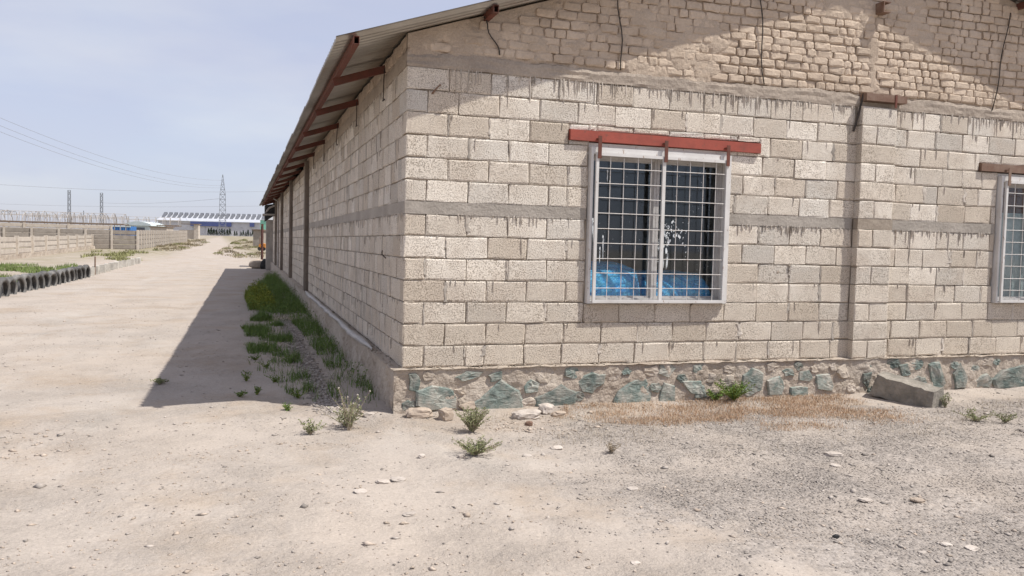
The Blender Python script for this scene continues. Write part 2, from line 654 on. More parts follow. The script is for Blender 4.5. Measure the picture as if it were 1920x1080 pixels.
def ground_z(x, y):
    z = terrain(x, y)
    near = np.clip((60 - y) / 20, 0, 1)
    z = z + near * (.022 * fbm(x * .55, y * .55, 3, 3) + .012 * fbm(x * 2.3, y * 2.3, 5, 3))
    z = z + (.006 + .016 * np.clip(2 * fbm(x * .7, y * .9, 8, 3), 0, 1)) * fbm(x * 8, y * 8, 9, 4) * np.clip((14 - y) / 6, 0, 1)
    # wheel ruts along the track and soil heaped against the plinth
    rut = np.exp(-((x + 2.9 + .15 * np.sin(y * .3)) / .22) ** 2) + np.exp(-((x + 4.6 + .15 * np.sin(y * .3)) / .22) ** 2)
    z = z - .02 * rut * np.clip((y - 1) / 4, 0, 1) * np.clip((60 - y) / 20, 0, 1)
    for cx_, cy_, rad in ((2.2, 5.0, 7.3), (2.2, 5.0, 8.7), (-6.5, -9.0, 6.2), (-6.5, -9.0, 7.6)):
        dr = np.hypot(x - cx_, y - cy_) - rad
        z = z + (-.014 * np.exp(-(dr / .12) ** 2) + .006 * np.exp(-((np.abs(dr) - .2) / .07) ** 2)) * np.clip(.4 + 3 * fbm(x * .8, y * .8, 15, 3), 0, 1) * (y < 1)
    z = z + .03 * np.exp(-np.clip(-y - .1, 0, 9) / .25) * (x > -.3) * (y < .2)
    # low earth bank behind the tyres on the left
    z = z + .16 * np.clip((-7.7 - x) / 1.0, 0, 1) * np.clip((x + 15) / 2, 0, 1) * np.clip((y - 6) / 5, 0, 1) * np.clip((80 - y) / 10, 0, 1)
    return z


def axis(parts):
    a = np.concatenate([np.arange(p, q, s) for p, q, s in parts])
    return np.unique(np.round(a, 4))


gx = axis([(-2600, -300, 230), (-300, -60, 24), (-60, -16, 2.2), (-16, -5.5, .35), (-5.5, -2.6, .12), (-2.6, 6.2, .055), (6.2, 14, .3), (14, 60, 2.5), (60, 300, 24), (300, 2700, 230)])
gy = axis([(-400, -30, 37), (-30, -7, 1.6), (-7, -5, .2), (-5, 1.2, .055), (1.2, 12, .14), (12, 50, .5), (50, 130, 2), (130, 400, 9), (400, 3200, 140)])
GX, GY = np.meshgrid(gx, gy, indexing='ij')
GZ = ground_z(GX, GY)
nx, ny = GX.shape
V = np.stack([GX, GY, GZ], -1).reshape(-1, 3)
ii, jj = np.meshgrid(np.arange(nx - 1), np.arange(ny - 1), indexing='ij')
A = (ii * ny + jj)
F = np.stack([A, A + ny, A + ny + 1, A + 1], -1).reshape(-1, 4)
cxm = (GX[:-1, :-1] + GX[1:, 1:]).ravel() / 2
cym = (GY[:-1, :-1] + GY[1:, 1:]).ravel() / 2
road_l = -6.6 + .4 * np.sin(cym * .16)
road_r = np.where(cym < .2, -1.15, -1.25) + .12 * np.sin(cym * .9)
bend = np.clip(cym - 48, 0, 300) * -.035
isroad = (cxm > road_l + bend) & (cxm < road_r + bend) & (cym > -6.5) & (cym < 330)
isyard = (~isroad) & (cxm > -1.3) & (cxm < 13) & (cym < .2) & (cym > -6.5)


def ground_part(name, sel):
    Fs = F[sel]
    u, inv = np.unique(Fs, return_inverse=True)
    m = big_mesh(name, V[u], inv.reshape(-1, 4))
    x, y = V[u, 0], V[u, 1]
    a = m.attributes.new('gravel', 'FLOAT', 'POINT')
    a.data.foreach_set('value', gravel_mask(x, y).astype(np.float32))
    s = np.clip((y - 45) / 25, 0, 1) * np.clip(np.abs(x + 3.6 + .035 * np.clip(y - 48, 0, 300)) / 2.2 - 1, 0, 1)
    s = np.maximum(s, np.clip((-8.5 - x) / 2, 0, 1) * np.clip((y - 5) / 6, 0, 1) * .6)
    b = m.attributes.new('scrub', 'FLOAT', 'POINT')
    b.data.foreach_set('value', s.astype(np.float32))
    o = obj(name, m, MAT['ground'], smooth=True)
    return tag(o, kind='structure')


ground_part('dirt_road', isroad)
ground_part('gravel_yard', isyard)
ground_part('ground', ~(isroad | isyard))

# ================================================================== BUILDING
BW, BL = 10.7, 37.5          # width and length
SLOPE = .335
OH, EAVE = .34, .69          # gable overhang, eave overhang
ZB = 7 * .21 + .11           # top of the concrete band above the plinth


def zroof(x):
    return P + 3.155 + SLOPE * (x if x < BW / 2 else BW - x)


bld = empty('block_building', (0, 0, 0), 'long single-storey building of pale concrete blocks with mud-brick gable and corrugated roof', 'building')
OPEN = [(1.85, 3.49, P + .615, P + 2.252), (1.63, 3.86, P + 2.252, P + 2.365),
        (7.22, 8.84, P + .625, P + 2.212), (6.92, 9.12, P + 2.212, P + 2.312)]


def subtract(r, opens):
    """rect (x0,x1,z0,z1) minus openings -> list of rects"""
    out = [r]
    for a, b, c, d in opens:
        nxt = []
        for x0, x1, z0, z1 in out:
            if b <= x0 or a >= x1 or d <= z0 or c >= z1:
                nxt.append((x0, x1, z0, z1))
                continue
            if a > x0:
                nxt.append((x0, a, z0, z1))
            if b < x1:
                nxt.append((b, x1, z0, z1))
            xa, xb = max(a, x0), min(b, x1)
            if c > z0:
                nxt.append((xa, xb, z0, c))
            if d < z1:
                nxt.append((xa, xb, d, z1))
        out = nxt
    return [q for q in out if q[1] - q[0] > .035 and q[3] - q[2] > .03]


_bm = {}


def block_mesh(w, h, dep, key='b', amp=1.0, mat='block'):
    k = (key, round(w, 2), round(h, 2), round(dep, 2), random.randrange(5))
    if k in _bm:
        return _bm[k]
    w, h = k[1], k[2]
    b = min(.014, w * .2)
    xs = [-w / 2, -w / 2 + b, 0, w / 2 - b, w / 2]
    zs = [-h / 2, -h / 2 + b, h / 2 - b, h / 2]
    R = lambda s: random.uniform(-s, s)
    m = MB()
    idx = {}
    chip = random.choice([None, (0, 0), (4, 0), (0, 3), (4, 3)]) if random.random() < .45 else None
    for i, x in enumerate(xs):
        for j, z in enumerate(zs):
            edge = i in (0, 4) or j in (0, 3)
            y = (.005 + R(.005)) * amp if edge else R(.0022) * amp
            dx, dz = (R(.0045), R(.0045)) if edge else (0, 0)
            if chip == (i, j):
                dx -= math.copysign(random.uniform(.006, .022), x)
                dz -= math.copysign(random.uniform(.006, .022), z)
                y += .012
            idx[i, j] = len(m.v)
            m.v.append((x + dx, y, z + dz))
    for i in range(4):
        for j in range(3):
            m.f.append((idx[i, j], idx[i + 1, j], idx[i + 1, j + 1], idx[i, j + 1]))
    per = [(i, 0) for i in range(4)] + [(4, j) for j in range(3)] + [(i, 3) for i in range(4, 0, -1)] + [(0, j) for j in range(3, 0, -1)]
    base = len(m.v)
    for q in per:
        v = m.v[idx[q]]
        m.v.append((v[0], dep, v[2]))
    n = len(per)
    for a in range(n):
        c = (a + 1) % n
        m.f.append((idx[per[a]], base + a, base + c, idx[per[c]]))
    me = m.mesh('concrete_block')
    me.materials.append(MAT[mat])
    _bm[k] = me
    return me


def rough(u0, u1, v0, v1, step, to, d0, amp, sc, seed, skip=None, mb=None, oct=4):
    """uneven sheet: to(u, v, d) gives the point; d0 +- amp is the relief"""
    nu = max(2, int((u1 - u0) / step) + 1)
    nv = max(2, int((v1 - v0) / step) + 1)
    U, Vv = np.meshgrid(np.linspace(u0, u1, nu), np.linspace(v0, v1, nv), indexing='ij')
    D = d0 + amp * fbm(U * sc, Vv * sc, seed, oct)
    Pq = np.stack([np.broadcast_to(np.asarray(q, float), U.shape) for q in to(U, Vv, D)], -1)
    mb = mb or MB()
    o = len(mb.v)
    mb.v += [tuple(q) for q in Pq.reshape(-1, 3).tolist()]
    for i in range(nu - 1):
        for j in range(nv - 1):
            if skip is not None:
                uc, vc = (U[i, j] + U[i + 1, j]) / 2, (Vv[i, j] + Vv[i, j + 1]) / 2
                if skip(uc, vc):
                    continue
            a = o + i * nv + j
            mb.f.append((a, a + nv, a + nv + 1, a + 1))
    return mb


front = lambda U, V, D: (U, -D, V)           # D grows outwards
side = lambda U, V, D: (-D, U, V)
hole = lambda u, v: any(a < u < b and c < v < d for a, b, c, d in OPEN)

# --- wall cores (mortar) --------------------------------------------------
core = rough(.01, 8.4, P, P + 2.86, .026, front, -.017, .021, 13, 21, hole)
for q in subtract((.012, BW - .012, P, P + 2.86), OPEN):
    core.box(q[0], q[1], .03, .20, q[2], q[3])
front_wall = obj('front_wall', core, MAT['mortar'], bld)
core = rough(.01, 9.0, P, P + 2.86, .05, lambda U, V, D: (-D, U, V), -.022, .012, 9, 22)
core.f = [q[::-1] for q in core.f]
core.box(.03, .2, .22, BL - .01, P, P + 3.12)
side_wall = obj('side_wall', core, MAT['mortar'], bld)
m = MB().box(BW - .2, BW, .22, BL - .2, P, P + 3.12)
obj('far_side_wall', m, MAT['mortar'], bld)
m = MB().prism([(.0, P), (BW, P), (BW, zroof(BW) - .04), (BW / 2, zroof(BW / 2) - .04), (0, zroof(0) - .04)],
               lambda a, b: (a, BL - .19, b), lambda a, b: (a, BL, b))
obj('rear_wall', m, MAT['mortar'], bld)
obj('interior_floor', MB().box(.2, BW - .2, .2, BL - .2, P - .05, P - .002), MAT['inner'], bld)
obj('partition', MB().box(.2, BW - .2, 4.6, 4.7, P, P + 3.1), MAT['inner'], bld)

# --- concrete blocks ------------------------------------------------------
rows = [(P + k * .21, k) for k in range(7)] + [(P + ZB + k * .21, k) for k in range(6)]
smears = []
fsmears = []
cands = []                    # (pixel area, mesh key data)
J = .0105
for zi, k in rows:
    z0, z1 = zi + J * .5, zi + .21 - J * .5
    odd = k % 2 == 1
    # front
    x = 0.0
    w = .405 if odd else .20
    first = True
    while x < BW - .05:
        x1 = min(x + w, BW)
        for q in subtract((x + (0 if first else J / 2), x1 - J / 2, z0, z1), OPEN):
            if q[0] > 5.08 and q[1] < 5.64:
                continue
            cands.append(('f', q, (.195 if odd else .39) if first else .05))
        if random.random() < .30 and x1 < 8.2 and not any(a - .06 < x1 < b + .06 and c < z1 and d > z0 for a, b, c, d in OPEN) and not 5.0 < x1 < 5.7:
            fsmears.append((x1, random.choice([.02, .03, .045, .07]), z0, z1))
        first = False
        x = x1
        w = .41 + random.uniform(-.006, .006)
        if random.random() < .06:
            w = random.choice([.20, .30])
    # side
    y = .205 if odd else .405
    while y < BL - .05:
        w = .41 + random.uniform(-.006, .006)
        if random.random() < .30:
            w = random.choice([.14, .2, .28])
        y1 = min(y + w, BL)
        js = random.choice([.014, .022, .034])
        cands.append(('s', (y + js / 2, y1 - js / 2, z0, z1), .05))
        smears.append((y1, random.choice([.018, .03, .045, .06]), z0, z1))
        y = y1
    # pilaster
    if odd:
        cands.append(('p', (5.125, 5.595, z0, z1), .09))
    else:
        cands.append(('p', (5.125, 5.325, z0, z1), .09))
        cands.append(('p', (5.335, 5.595, z0, z1), .09))


def area(c):
    kind, (a, b, z0, z1), d = c
    pts = [(a, 0, z0), (b, 0, z0), (b, 0, z1), (a, 0, z1)] if kind != 's' else [(0, a, z0), (0, b, z0), (0, b, z1), (0, a, z1)]
    q = [project(t) for t in pts]
    if max(t[0] for t in q) < 0 or min(t[0] for t in q) > 1920 or max(t[1] for t in q) < 0:
        return 0
    return abs(q[0][0] - q[1][0]) * abs(q[0][1] - q[3][1])


cands.sort(key=area, reverse=True)
pil_core = MB().box(5.135, 5.585, -.076, .02, P, P + 2.80)
pilaster = obj('pilaster', pil_core, MAT['mortar'], bld)
rest = {'f': MB(), 's': MB()}
count = 0
for c in cands:
    kind, (a, b, z0, z1), d = c
    ar = area(c)
    w, h = b - a, z1 - z0
    px = 10 if kind == 's' else 9
    if (kind == 'p' or kind == 'f') and ar > 60 or (kind == 's' and ar > 330 and count < 345):
        o = bpy.data.objects.new('concrete_block', block_mesh(w, h, d))
        prd = random.gauss(0, .0022)
        if kind == 's':
            o.location = (prd, (a + b) / 2, (z0 + z1) / 2)
            o.rotation_euler = (random.gauss(0, .004), random.gauss(0, .004), -math.pi / 2)
            link(o, side_wall)
        else:
            y = -.088 if kind == 'p' else 0
            o.location = ((a + b) / 2, y + prd, (z0 + z1) / 2)
            o.rotation_euler = (random.gauss(0, .007), random.gauss(0, .007), random.gauss(0, .005))
            link(o, pilaster if kind == 'p' else front_wall)
        o.scale = (w / round(w, 2), 1, h / round(h, 2))
        count += 1
    else:
        pr = random.gauss(0, .002)
        e = .005
        mb = rest['s' if kind == 's' else 'f']
        R = lambda: random.uniform(-.003, .003)
        if kind == 's':
            T = lambda u, v, dd: (dd + pr, u, v)
        else:
            T = lambda u, v, dd: (u, dd + pr, v)
        o4 = [T(a + R(), z0 + R(), e), T(b + R(), z0 + R(), e), T(b + R(), z1 + R(), e), T(a + R(), z1 + R(), e)]
        i4 = [T(a + .012, z0 + .012, 0), T(b - .012, z0 + .012, 0), T(b - .012, z1 - .012, 0), T(a + .012, z1 - .012, 0)]
        k4 = [T(a, z0, .04), T(b, z0, .04), T(b, z1, .04), T(a, z1, .04)]
        fs = [(4, 5, 6, 7)] + [(i, (i + 1) % 4, 4 + (i + 1) % 4, 4 + i) for i in range(4)] + [(8 + i, 8 + (i + 1) % 4, (i + 1) % 4, i) for i in range(4)]
        mb.add(o4 + i4 + k4, fs)


def m_block_far():
    """the same block, its tint drawn per island instead of per object"""
    m2 = MAT['block'].copy()
    m2.name = 'pumice_block_joined'
    t = m2.node_tree
    oi = [n for n in t.nodes if n.type == 'OBJECT_INFO'][0]
    g = t.nodes.new('ShaderNodeNewGeometry')
    for l in list(oi.outputs['Random'].links):
        t.links.new(g.outputs['Random Per Island'], l.to_socket)
    return m2


MAT['block2'] = m_block_far()
tag(obj('distant_blocks', rest['s'], MAT['block2'], side_wall), kind='stuff')
if rest['f'].v:
    tag(obj('hidden_blocks', rest['f'], MAT['block2'], front_wall), kind='stuff')

# --- concrete bands and ring beam ----------------------------------------
holeb = lambda u, v: hole(u, v) or 5.1 < u < 5.62
m = rough(-.004, BW, P + 1.468, P + 1.584, .022, front, .002, .006, 8, 31, holeb)
for q in subtract((0, BW, P + 1.468, P + 1.584), OPEN + [(5.1, 5.62, 0, 9)]):
    m.box(q[0] + .01, q[1] - .01, .012, .04, q[2] + .001, q[3] - .001)
b1 = rough(-.004, 12, P + 1.468, P + 1.584, .03, side, .002, .005, 8, 32)
b1.f = [q[::-1] for q in b1.f]
m.add(b1.v, b1.f)
m.box(-.002, .04, 12, BL, P + 1.468, P + 1.584)
obj('concrete_band', m, MAT['band'], bld)
m = rough(5.12, 5.6, P + 1.468, P + 1.584, .022, front, .086, .006, 8, 35)
m.box(5.128, 5.594, -.080, 0, P + 1.469, P + 1.583)
obj('band_cover', m, MAT['mortar'], pilaster)


def beam_top(u):
    return P + 2.985 + .035 * fbm(u * 1.3, u * 0 + 3, 41, 4)


nU = 420
U = np.linspace(-.006, 8.4, nU)
rowsv = []
for t, dd in ((0, -.02), (.0, .004), (.2, .008), (.45, .006), (.7, .01), (.93, .004), (1, -.02)):
    z = (P + 2.84 + .008 * fbm(U * 5, U * 0, 44, 3)) * (1 - t) + (beam_top(U) + .02 * fbm(U * 9, U * 0 + 7, 45, 3)) * t
    rowsv.append(np.stack([U, -(dd + .010 * fbm(U * 7, U * 0 + t * 5, 46, 4)), z], -1))
m = MB().grid(np.stack(rowsv, 1))
m.f = [q[::-1] for q in m.f]
m.f = [q[::-1] for q in m.f]
m.box(8.39, BW, -.004, .1, P + 2.84, P + 2.985)
Us = np.linspace(-.006, 14, 300)
rs = []
for t, dd in ((0, -.02), (.0, .004), (.5, .006), (1, .004), (1, -.02)):
    z = (P + 2.842) * (1 - t) + (P + 2.99 + .02 * fbm(Us * 3, Us * 0, 48, 3)) * t
    rs.append(np.stack([-(dd + .008 * fbm(Us * 5, Us * 0 + t * 5, 49, 4)), Us, z], -1))
m2 = MB().grid(np.stack(rs, 1))
m.add(m2.v, m2.f)
m.box(-.004, .1, 14, BL, P + 2.845, P + 2.99)
m.box(.02, 8.39, .02, .2, P + 2.86, P + 2.97)
obj('ring_beam', m, MAT['beam'], bld, smooth=False)

# --- cement drips under bands (front and side) -----------------------------
m = MB()


def drip(kind, u, ztop, length, w):
    n = 5
    pts = []
    off = 0
    for i in range(n + 1):
        t = i / n
        off += random.uniform(-.25, .25) * w
        hw = w * (1 - .55 * t) * random.uniform(.7, 1.2) / 2
        th = .004 + .005 * math.sin(math.pi * min(1, t + .15))
        pts.append((u + off, ztop - length * t, hw, th))
    vs = []
    for c, z, hw, th in pts:
        for du, d in ((-hw, -.004), (-hw * .4, th), (hw * .4, th), (hw, -.004)):
            vs.append((c + du, -d, z) if kind == 'f' else (-d, c + du, z))
    fs = []
    for i in range(n):
        for k in range(3):
            a = i * 4 + k
            fs.append((a, a + 4, a + 5, a + 1) if kind == 'f' else (a, a + 1, a + 5, a + 4))
    m.add(vs, fs)


def drips(kind, u0, u1, ztop, dens, mx):
    u = u0
    while u < u1:
        u += random.expovariate(dens)
        if fbm(np.array(u * 1.6), np.array(ztop * 3), 61, 3) < -.34:
            continue
        if u >= u1 or (kind == 'f' and (holeb(u, ztop - .03) or holeb(u, ztop - .12))):
            continue
        drip(kind, u, ztop + .01, random.uniform(.025, mx) * random.uniform(.4, 1), random.choice([.004, .005, .007, .010, .016, .024]))


for yy_, w_, z0, z1 in smears:
    if yy_ > 14:
        continue
    zt, zb_ = z1 + random.uniform(-.01, .004), z0 + random.choice([0, 0, 0, .05, .1]) + random.uniform(-.004, .01)
    k_ = 4
    vs_ = []
    for i in range(k_ + 1):
        c_ = yy_ + random.uniform(-.004, .004)
        h_ = w_ / 2 * random.uniform(.6, 1.1)
        z_ = zt + (zb_ - zt) * i / k_
        vs_ += [(.006, c_ - h_, z_), (-.0035, c_ - h_ * .5, z_), (-.0035, c_ + h_ * .5, z_), (.006, c_ + h_, z_)]
    m.add(vs_, [(i * 4 + q, i * 4 + q + 1, i * 4 + q + 5, i * 4 + q + 4) for i in range(k_) for q in range(3)])
for xx_, w_, z0, z1 in fsmears:
    zt, zb_ = z1 + random.uniform(-.02, .004), z0 + random.choice([0, 0, .04, .09]) + random.uniform(-.004, .01)
    k_ = 6
    vs_ = []
    for i in range(k_ + 1):
        c_ = xx_ + random.uniform(-.25, .25) * w_
        h_ = w_ / 2 * random.uniform(.45, 1.2)
        z_ = zt + (zb_ - zt) * i / k_
        e_ = random.uniform(.001, .005)
        vs_ += [(c_ - h_, .007, z_), (c_ - h_ * .6, -e_, z_), (c_ + h_ * .6, -e_, z_), (c_ + h_, .007, z_)]
    m.add(vs_, [(i * 4 + q, i * 4 + q + 4, i * 4 + q + 5, i * 4 + q + 1) for i in range(k_) for q in range(3)])
drips('f', .02, 8.3, P + 2.84, 26, .22)
drips('f', .02, 8.3, P + 2.84, 8, .42)
drips('f', .4, 8.3, P + 1.47, 26, .15)
drips('f', .4, 8.3, P + 1.47, 4, .30)
drips('s', .02, 12, P + 2.845, 14, .24)
drips('s', .02, 12, P + 1.47, 10, .14)
for zi, k in rows:
    drips('s', .02, 11, zi + .20, 2.6, .2)
    drips('f', .3, 8.2, zi + .20, 1.3, .2)
tag(obj('cement_drips', m, MAT['drip'], bld), kind='stuff')

# --- gable: mud plaster and bricks ----------------------------------------
roofline = lambda u: P + 3.135 + SLOPE * (u if u < BW / 2 else BW - u)
nu = 330
U = np.linspace(-.002, 8.4, nu)
nv = 64
Z0 = beam_top(U) - .02
Z1 = np.array([roofline(u) for u in U])
T = np.linspace(0, 1, nv)[None, :]
ZZ = Z0[:, None] * (1 - T) + Z1[:, None] * T
UU = np.repeat(U[:, None], nv, 1)
smooth_area = np.clip(.5 + 1.5 * fbm(UU * .55, ZZ * .9, 71, 3) - .12 * (UU - 3.5) * (UU < 3.5) * .6, 0, 1)
smooth_area = np.maximum(smooth_area, np.exp(-((UU - 5.3) / .14) ** 2) * .9)
fill = np.clip((smooth_area + .55 * fbm(UU * 6, ZZ * 8, 73, 3) - .62) / .34, 0, 1)
DD = -.025 + .027 * fill + .007 * fbm(UU * 11, ZZ * 14, 72, 4)
m = MB().grid(np.stack([UU, -DD, ZZ], -1))
m.prism([(.01, P + 2.86), (BW, P + 2.86), (BW, roofline(BW)), (BW / 2, roofline(BW / 2)), (.01, roofline(0))],
        lambda a, b: (a, .035, b), lambda a, b: (a, .2, b))
gable = obj('gable', m, MAT['mud'], bld)


def brick_mesh(w, h):
    k = ('brick', round(w, 2), round(h, 2), random.randrange(7))
    if k in _bm:
        return _bm[k]
    w, h = k[1], k[2]
    m = MB()
    xs = [-w / 2, -w / 2 + .02, 0, w / 2 - .02, w / 2]
    zs = [-h / 2, -h / 2 + .016, h / 2 - .016, h / 2]
    R = lambda s: random.uniform(-s, s)
    idx = {}
    for i, x in enumerate(xs):
        for j, z in enumerate(zs):
            edge = (i in (0, 4)) + (j in (0, 3))
            idx[i, j] = len(m.v)
            m.v.append((x * (1 - .03 * (edge == 2)) + R(.007), [R(.004), .006 + R(.005), .014][edge], z * (1 - .06 * (edge == 2)) + R(.0055)))
    for i in range(4):
        for j in range(3):
            m.f.append((idx[i, j], idx[i + 1, j], idx[i + 1, j + 1], idx[i, j + 1]))
    per = [(i, 0) for i in range(4)] + [(4, j) for j in range(3)] + [(i, 3) for i in range(4, 0, -1)] + [(0, j) for j in range(3, 0, -1)]
    b = len(m.v)
    for q in per:
        v = m.v[idx[q]]
        m.v.append((v[0], .035, v[2]))
    n = len(per)
    for a in range(n):
        c = (a + 1) % n
        m.f.append((idx[per[a]], b + a, b + c, idx[per[c]]))
    me = m.mesh('mud_brick')
    me.materials.append(MAT['brick'])
    _bm[k] = me
    return me


bc = []
z = P + 2.995
r = 0
while z < P + 4.95:
    u = .0 if r % 2 == 0 else -.1
    while u < 10.6:
        w = random.choice([.21, .21, .11, .20, .12]) + random.uniform(-.008, .008)
        a, b = max(u, 0), u + w
        zc = z + .04 + .012 * math.sin(u * 1.3 + r)
        if b - a > .05 and zc + .045 < min(roofline(a), roofline(b)) - .015 and b < BW:
            if zc - .04 > float(beam_top(np.array((a + b) / 2))) - .01:
                bc.append(((a + b) / 2, zc, b - a - .012))
        u = b + random.uniform(0, .006)
    z += .087
    r += 1


def bpx(c):
    x, y, d = project((c[0], 0, c[1]))
    return c[2] / d if (-20 < x < 1940 and y > -6) else c[2] / d * .01


bc.sort(key=bpx, reverse=True)
restb = MB()
for i, (u, zc, w) in enumerate(bc):
    pr = random.gauss(0, .005) - .001
    if i < 330:
        o = bpy.data.objects.new('mud_brick', brick_mesh(w, .077))
        o.location = (u, pr, zc)
        o.rotation_euler = (random.gauss(0, .02), random.gauss(0, .018), random.gauss(0, .015))
        link(o, gable)
    else:
        me = brick_mesh(w, .077)
        restb.add([(v.co.x + u, v.co.y + pr, v.co.z + zc) for v in me.vertices], [tuple(p.vertices) for p in me.polygons])
tag(obj('upper_bricks', restb, MAT['brick'], gable), kind='stuff')
# brick infill on top of the side ring beam
m = rough(0, 14, P + 2.98, P + 3.13, .03, side, .004, .022, 6, 75)
m.f = [q[::-1] for q in m.f]
m.box(.03, .2, .01, BL, P + 2.86, P + 3.12)
eb = obj('eave_brickwork', m, MAT['mud'], bld)
y = .03
while y < 11:
    w = random.choice([.2, .11, .2])
    o = bpy.data.objects.new('mud_brick', brick_mesh(w - .012, .1))
    o.location = (random.gauss(0, .006) - .004, y + w / 2, P + 3.055 + random.gauss(0, .006))
    o.rotation_euler = (random.gauss(0, .02), random.gauss(0, .03), -math.pi / 2)
    link(o, eb)
    y += w

# --- plinth ---------------------------------------------------------------
PE = .095
m = rough(-PE, 8.6, -.05, P, .018, front, PE - .002, .024, 9, 81, oct=5)
m2 = rough(-PE, 16, -.05, P, .03, side, PE - .002, .036, 7, 82, oct=5)
m.add(m2.v, [q[::-1] for q in m2.f])
m2 = rough(-PE - .004, 8.6, -.012, PE + .02, .03, lambda U, V, D: (U, -V, D), P - .002, .014, 9, 83)
m.add(m2.v, m2.f)
m2 = rough(-.02, 16, -.012, PE + .012, .03, lambda U, V, D: (-V, U, D), P - .004, .014, 9, 84)
m.add(m2.v, m2.f)
m.box(-PE + .025, 8.6, -PE + .025, .1, -.3, P - .02)
m.box(-PE + .025, .1, .1, BL, -.3, P - .02)
m.box(-PE - .005, .1, 15.9, BL + .05, -.3, P)
m.box(8.55, BW + PE, -PE, .1, -.3, P)
plinth = obj('plinth', m, MAT['plinth'], bld)


def stone_slab(poly, proud, mat, parent, name='stone'):
    """irregular flat stone let into the plinth; poly in (x, z)"""
    c = np.mean(poly, 0)
    n = len(poly)
    pts = []
    for i in range(n):                 # roughen the outline
        a, b = np.array(poly[i]), np.array(poly[(i + 1) % n])
        pts += [a, (a + b) / 2 + RNG.normal(0, .008, 2)]
    n = len(pts)
    tx, tz = RNG.normal(0, .06, 2)
    mb = MB()
    def y(q, extra):
        return -PE - proud - extra + tx * (q[0] - c[0]) + tz * (q[1] - c[1])
    mb.v = [(q[0], -PE + .05, q[1]) for q in pts]
    mb.v += [(q[0], y(q, -.014), q[1]) for q in pts]
    mb.v += [(c[0] + (q[0] - c[0]) * .90, y(q, RNG.normal(0, .002)), c[1] + (q[1] - c[1]) * .90) for q in pts]
    mb.v += [(c[0] + (q[0] - c[0]) * .4, y(q, RNG.normal(0, .0035)), c[1] + (q[1] - c[1]) * .4) for q in pts]
    mb.v.append((c[0], y(c, .004), c[1]))
    for L0 in range(3):
        for i in range(n):
            k = (i + 1) % n
            mb.f.append((L0 * n + i, L0 * n + k, (L0 + 1) * n + k, (L0 + 1) * n + i))
    for i in range(n):
        mb.f.append((3 * n + i, 3 * n + (i + 1) % n, 4 * n))
    # faces must look out (-Y)
    return obj(name, mb, mat, parent)


def px_poly(l, ox, oy, s):
    c = np.mean(l, 0)
    l = [tuple(c + (np.array(q) - c) * 1.10) for q in l]
    return [tuple(on_plane(ox + a / s, oy + b / s, 1, -PE)[[0, 2]]) for a, b in l]


SL = [
    [(150, 200), (190, 195), (215, 240), (190, 300), (150, 290)],
    [(200, 300), (290, 270), (400, 290), (435, 340), (430, 400), (260, 410), (200, 380)],
    [(430, 215), (495, 180), (590, 185), (570, 210), (470, 240)], [(630, 205), (705, 180), (705, 222), (640, 240)],
    [(540, 370), (620, 310), (700, 235), (800, 300), (830, 400), (700, 425), (570, 420)],
    [(840, 270), (880, 230), (930, 250), (920, 300), (850, 310)],
    [(915, 340), (1060, 265), (1150, 310), (1130, 390), (1000, 395), (915, 385)],
    [(1160, 250), (1250, 190), (1320, 200), (1310, 255), (1250, 310), (1190, 300)],
    [(1380, 370), (1410, 300), (1500, 240), (1560, 210), (1605, 290), (1595, 365), (1450, 385)],
    [(1790, 240), (1900, 240), (1920, 330), (1840, 310)], [(1680, 250), (1740, 270), (1740, 370), (1650, 360)],
]
SR = [
    [(10, 240), (60, 260), (70, 320), (10, 325)], [(290, 200), (340, 160), (400, 190), (390, 280), (320, 320), (280, 290)],
    [(430, 230), (500, 205), (525, 260), (510, 310), (440, 310)], [(515, 170), (570, 160), (580, 198), (530, 202)],
    [(565, 270), (660, 270), (660, 325), (570, 325)], [(715, 200), (790, 190), (810, 260), (800, 285), (720, 275)],
    [(985, 190), (1030, 180), (1010, 270), (985, 240)], [(1370, 140), (1420, 125), (1460, 240), (1440, 275), (1390, 270)],
    [(1510, 190), (1550, 130), (1590, 210), (1570, 270), (1520, 270)], [(1640, 230), (1700, 190), (1730, 220), (1720, 265), (1620, 270)],
    [(1740, 220), (1800, 170), (1920, 140), (1990, 180), (1980, 262), (1760, 270)], [(1190, 140), (1240, 130), (1260, 190), (1210, 200)],
]
used = []
for l, (ox, oy, s) in [(q, (720, 640, 3.2)) for q in SL] + [(q, (1300, 640, 3.097)) for q in SR]:
    pg = px_poly(l, ox, oy, s)
    stone_slab(pg, random.uniform(.013, .020), MAT['slate'], plinth)
    used.append((np.mean(pg, 0), max(np.ptp([a for a, b in pg]), np.ptp([b for a, b in pg])) / 2))
for t in range(900):
    c = np.array([random.uniform(0, 8.3), random.uniform(.06, P - .06)])
    rad = random.uniform(.05, .10)
    if any(np.hypot(*(c - q)) < rad + rr * .80 for q, rr in used) or len(used) > 75:
        continue
    k = random.randint(5, 7)
    pg = []
    for i in range(k):
        a = 2 * math.pi * (i + random.uniform(-.25, .25)) / k
        pg.append((c[0] + rad * 1.25 * math.cos(a), min(P - .01, max(.01, c[1] + rad * .9 * math.sin(a)))))
    stone_slab(pg, random.uniform(.004, .011), MAT['fieldstone'] if random.random() < .6 else MAT['slate'], plinth)
    used.append((c, rad))
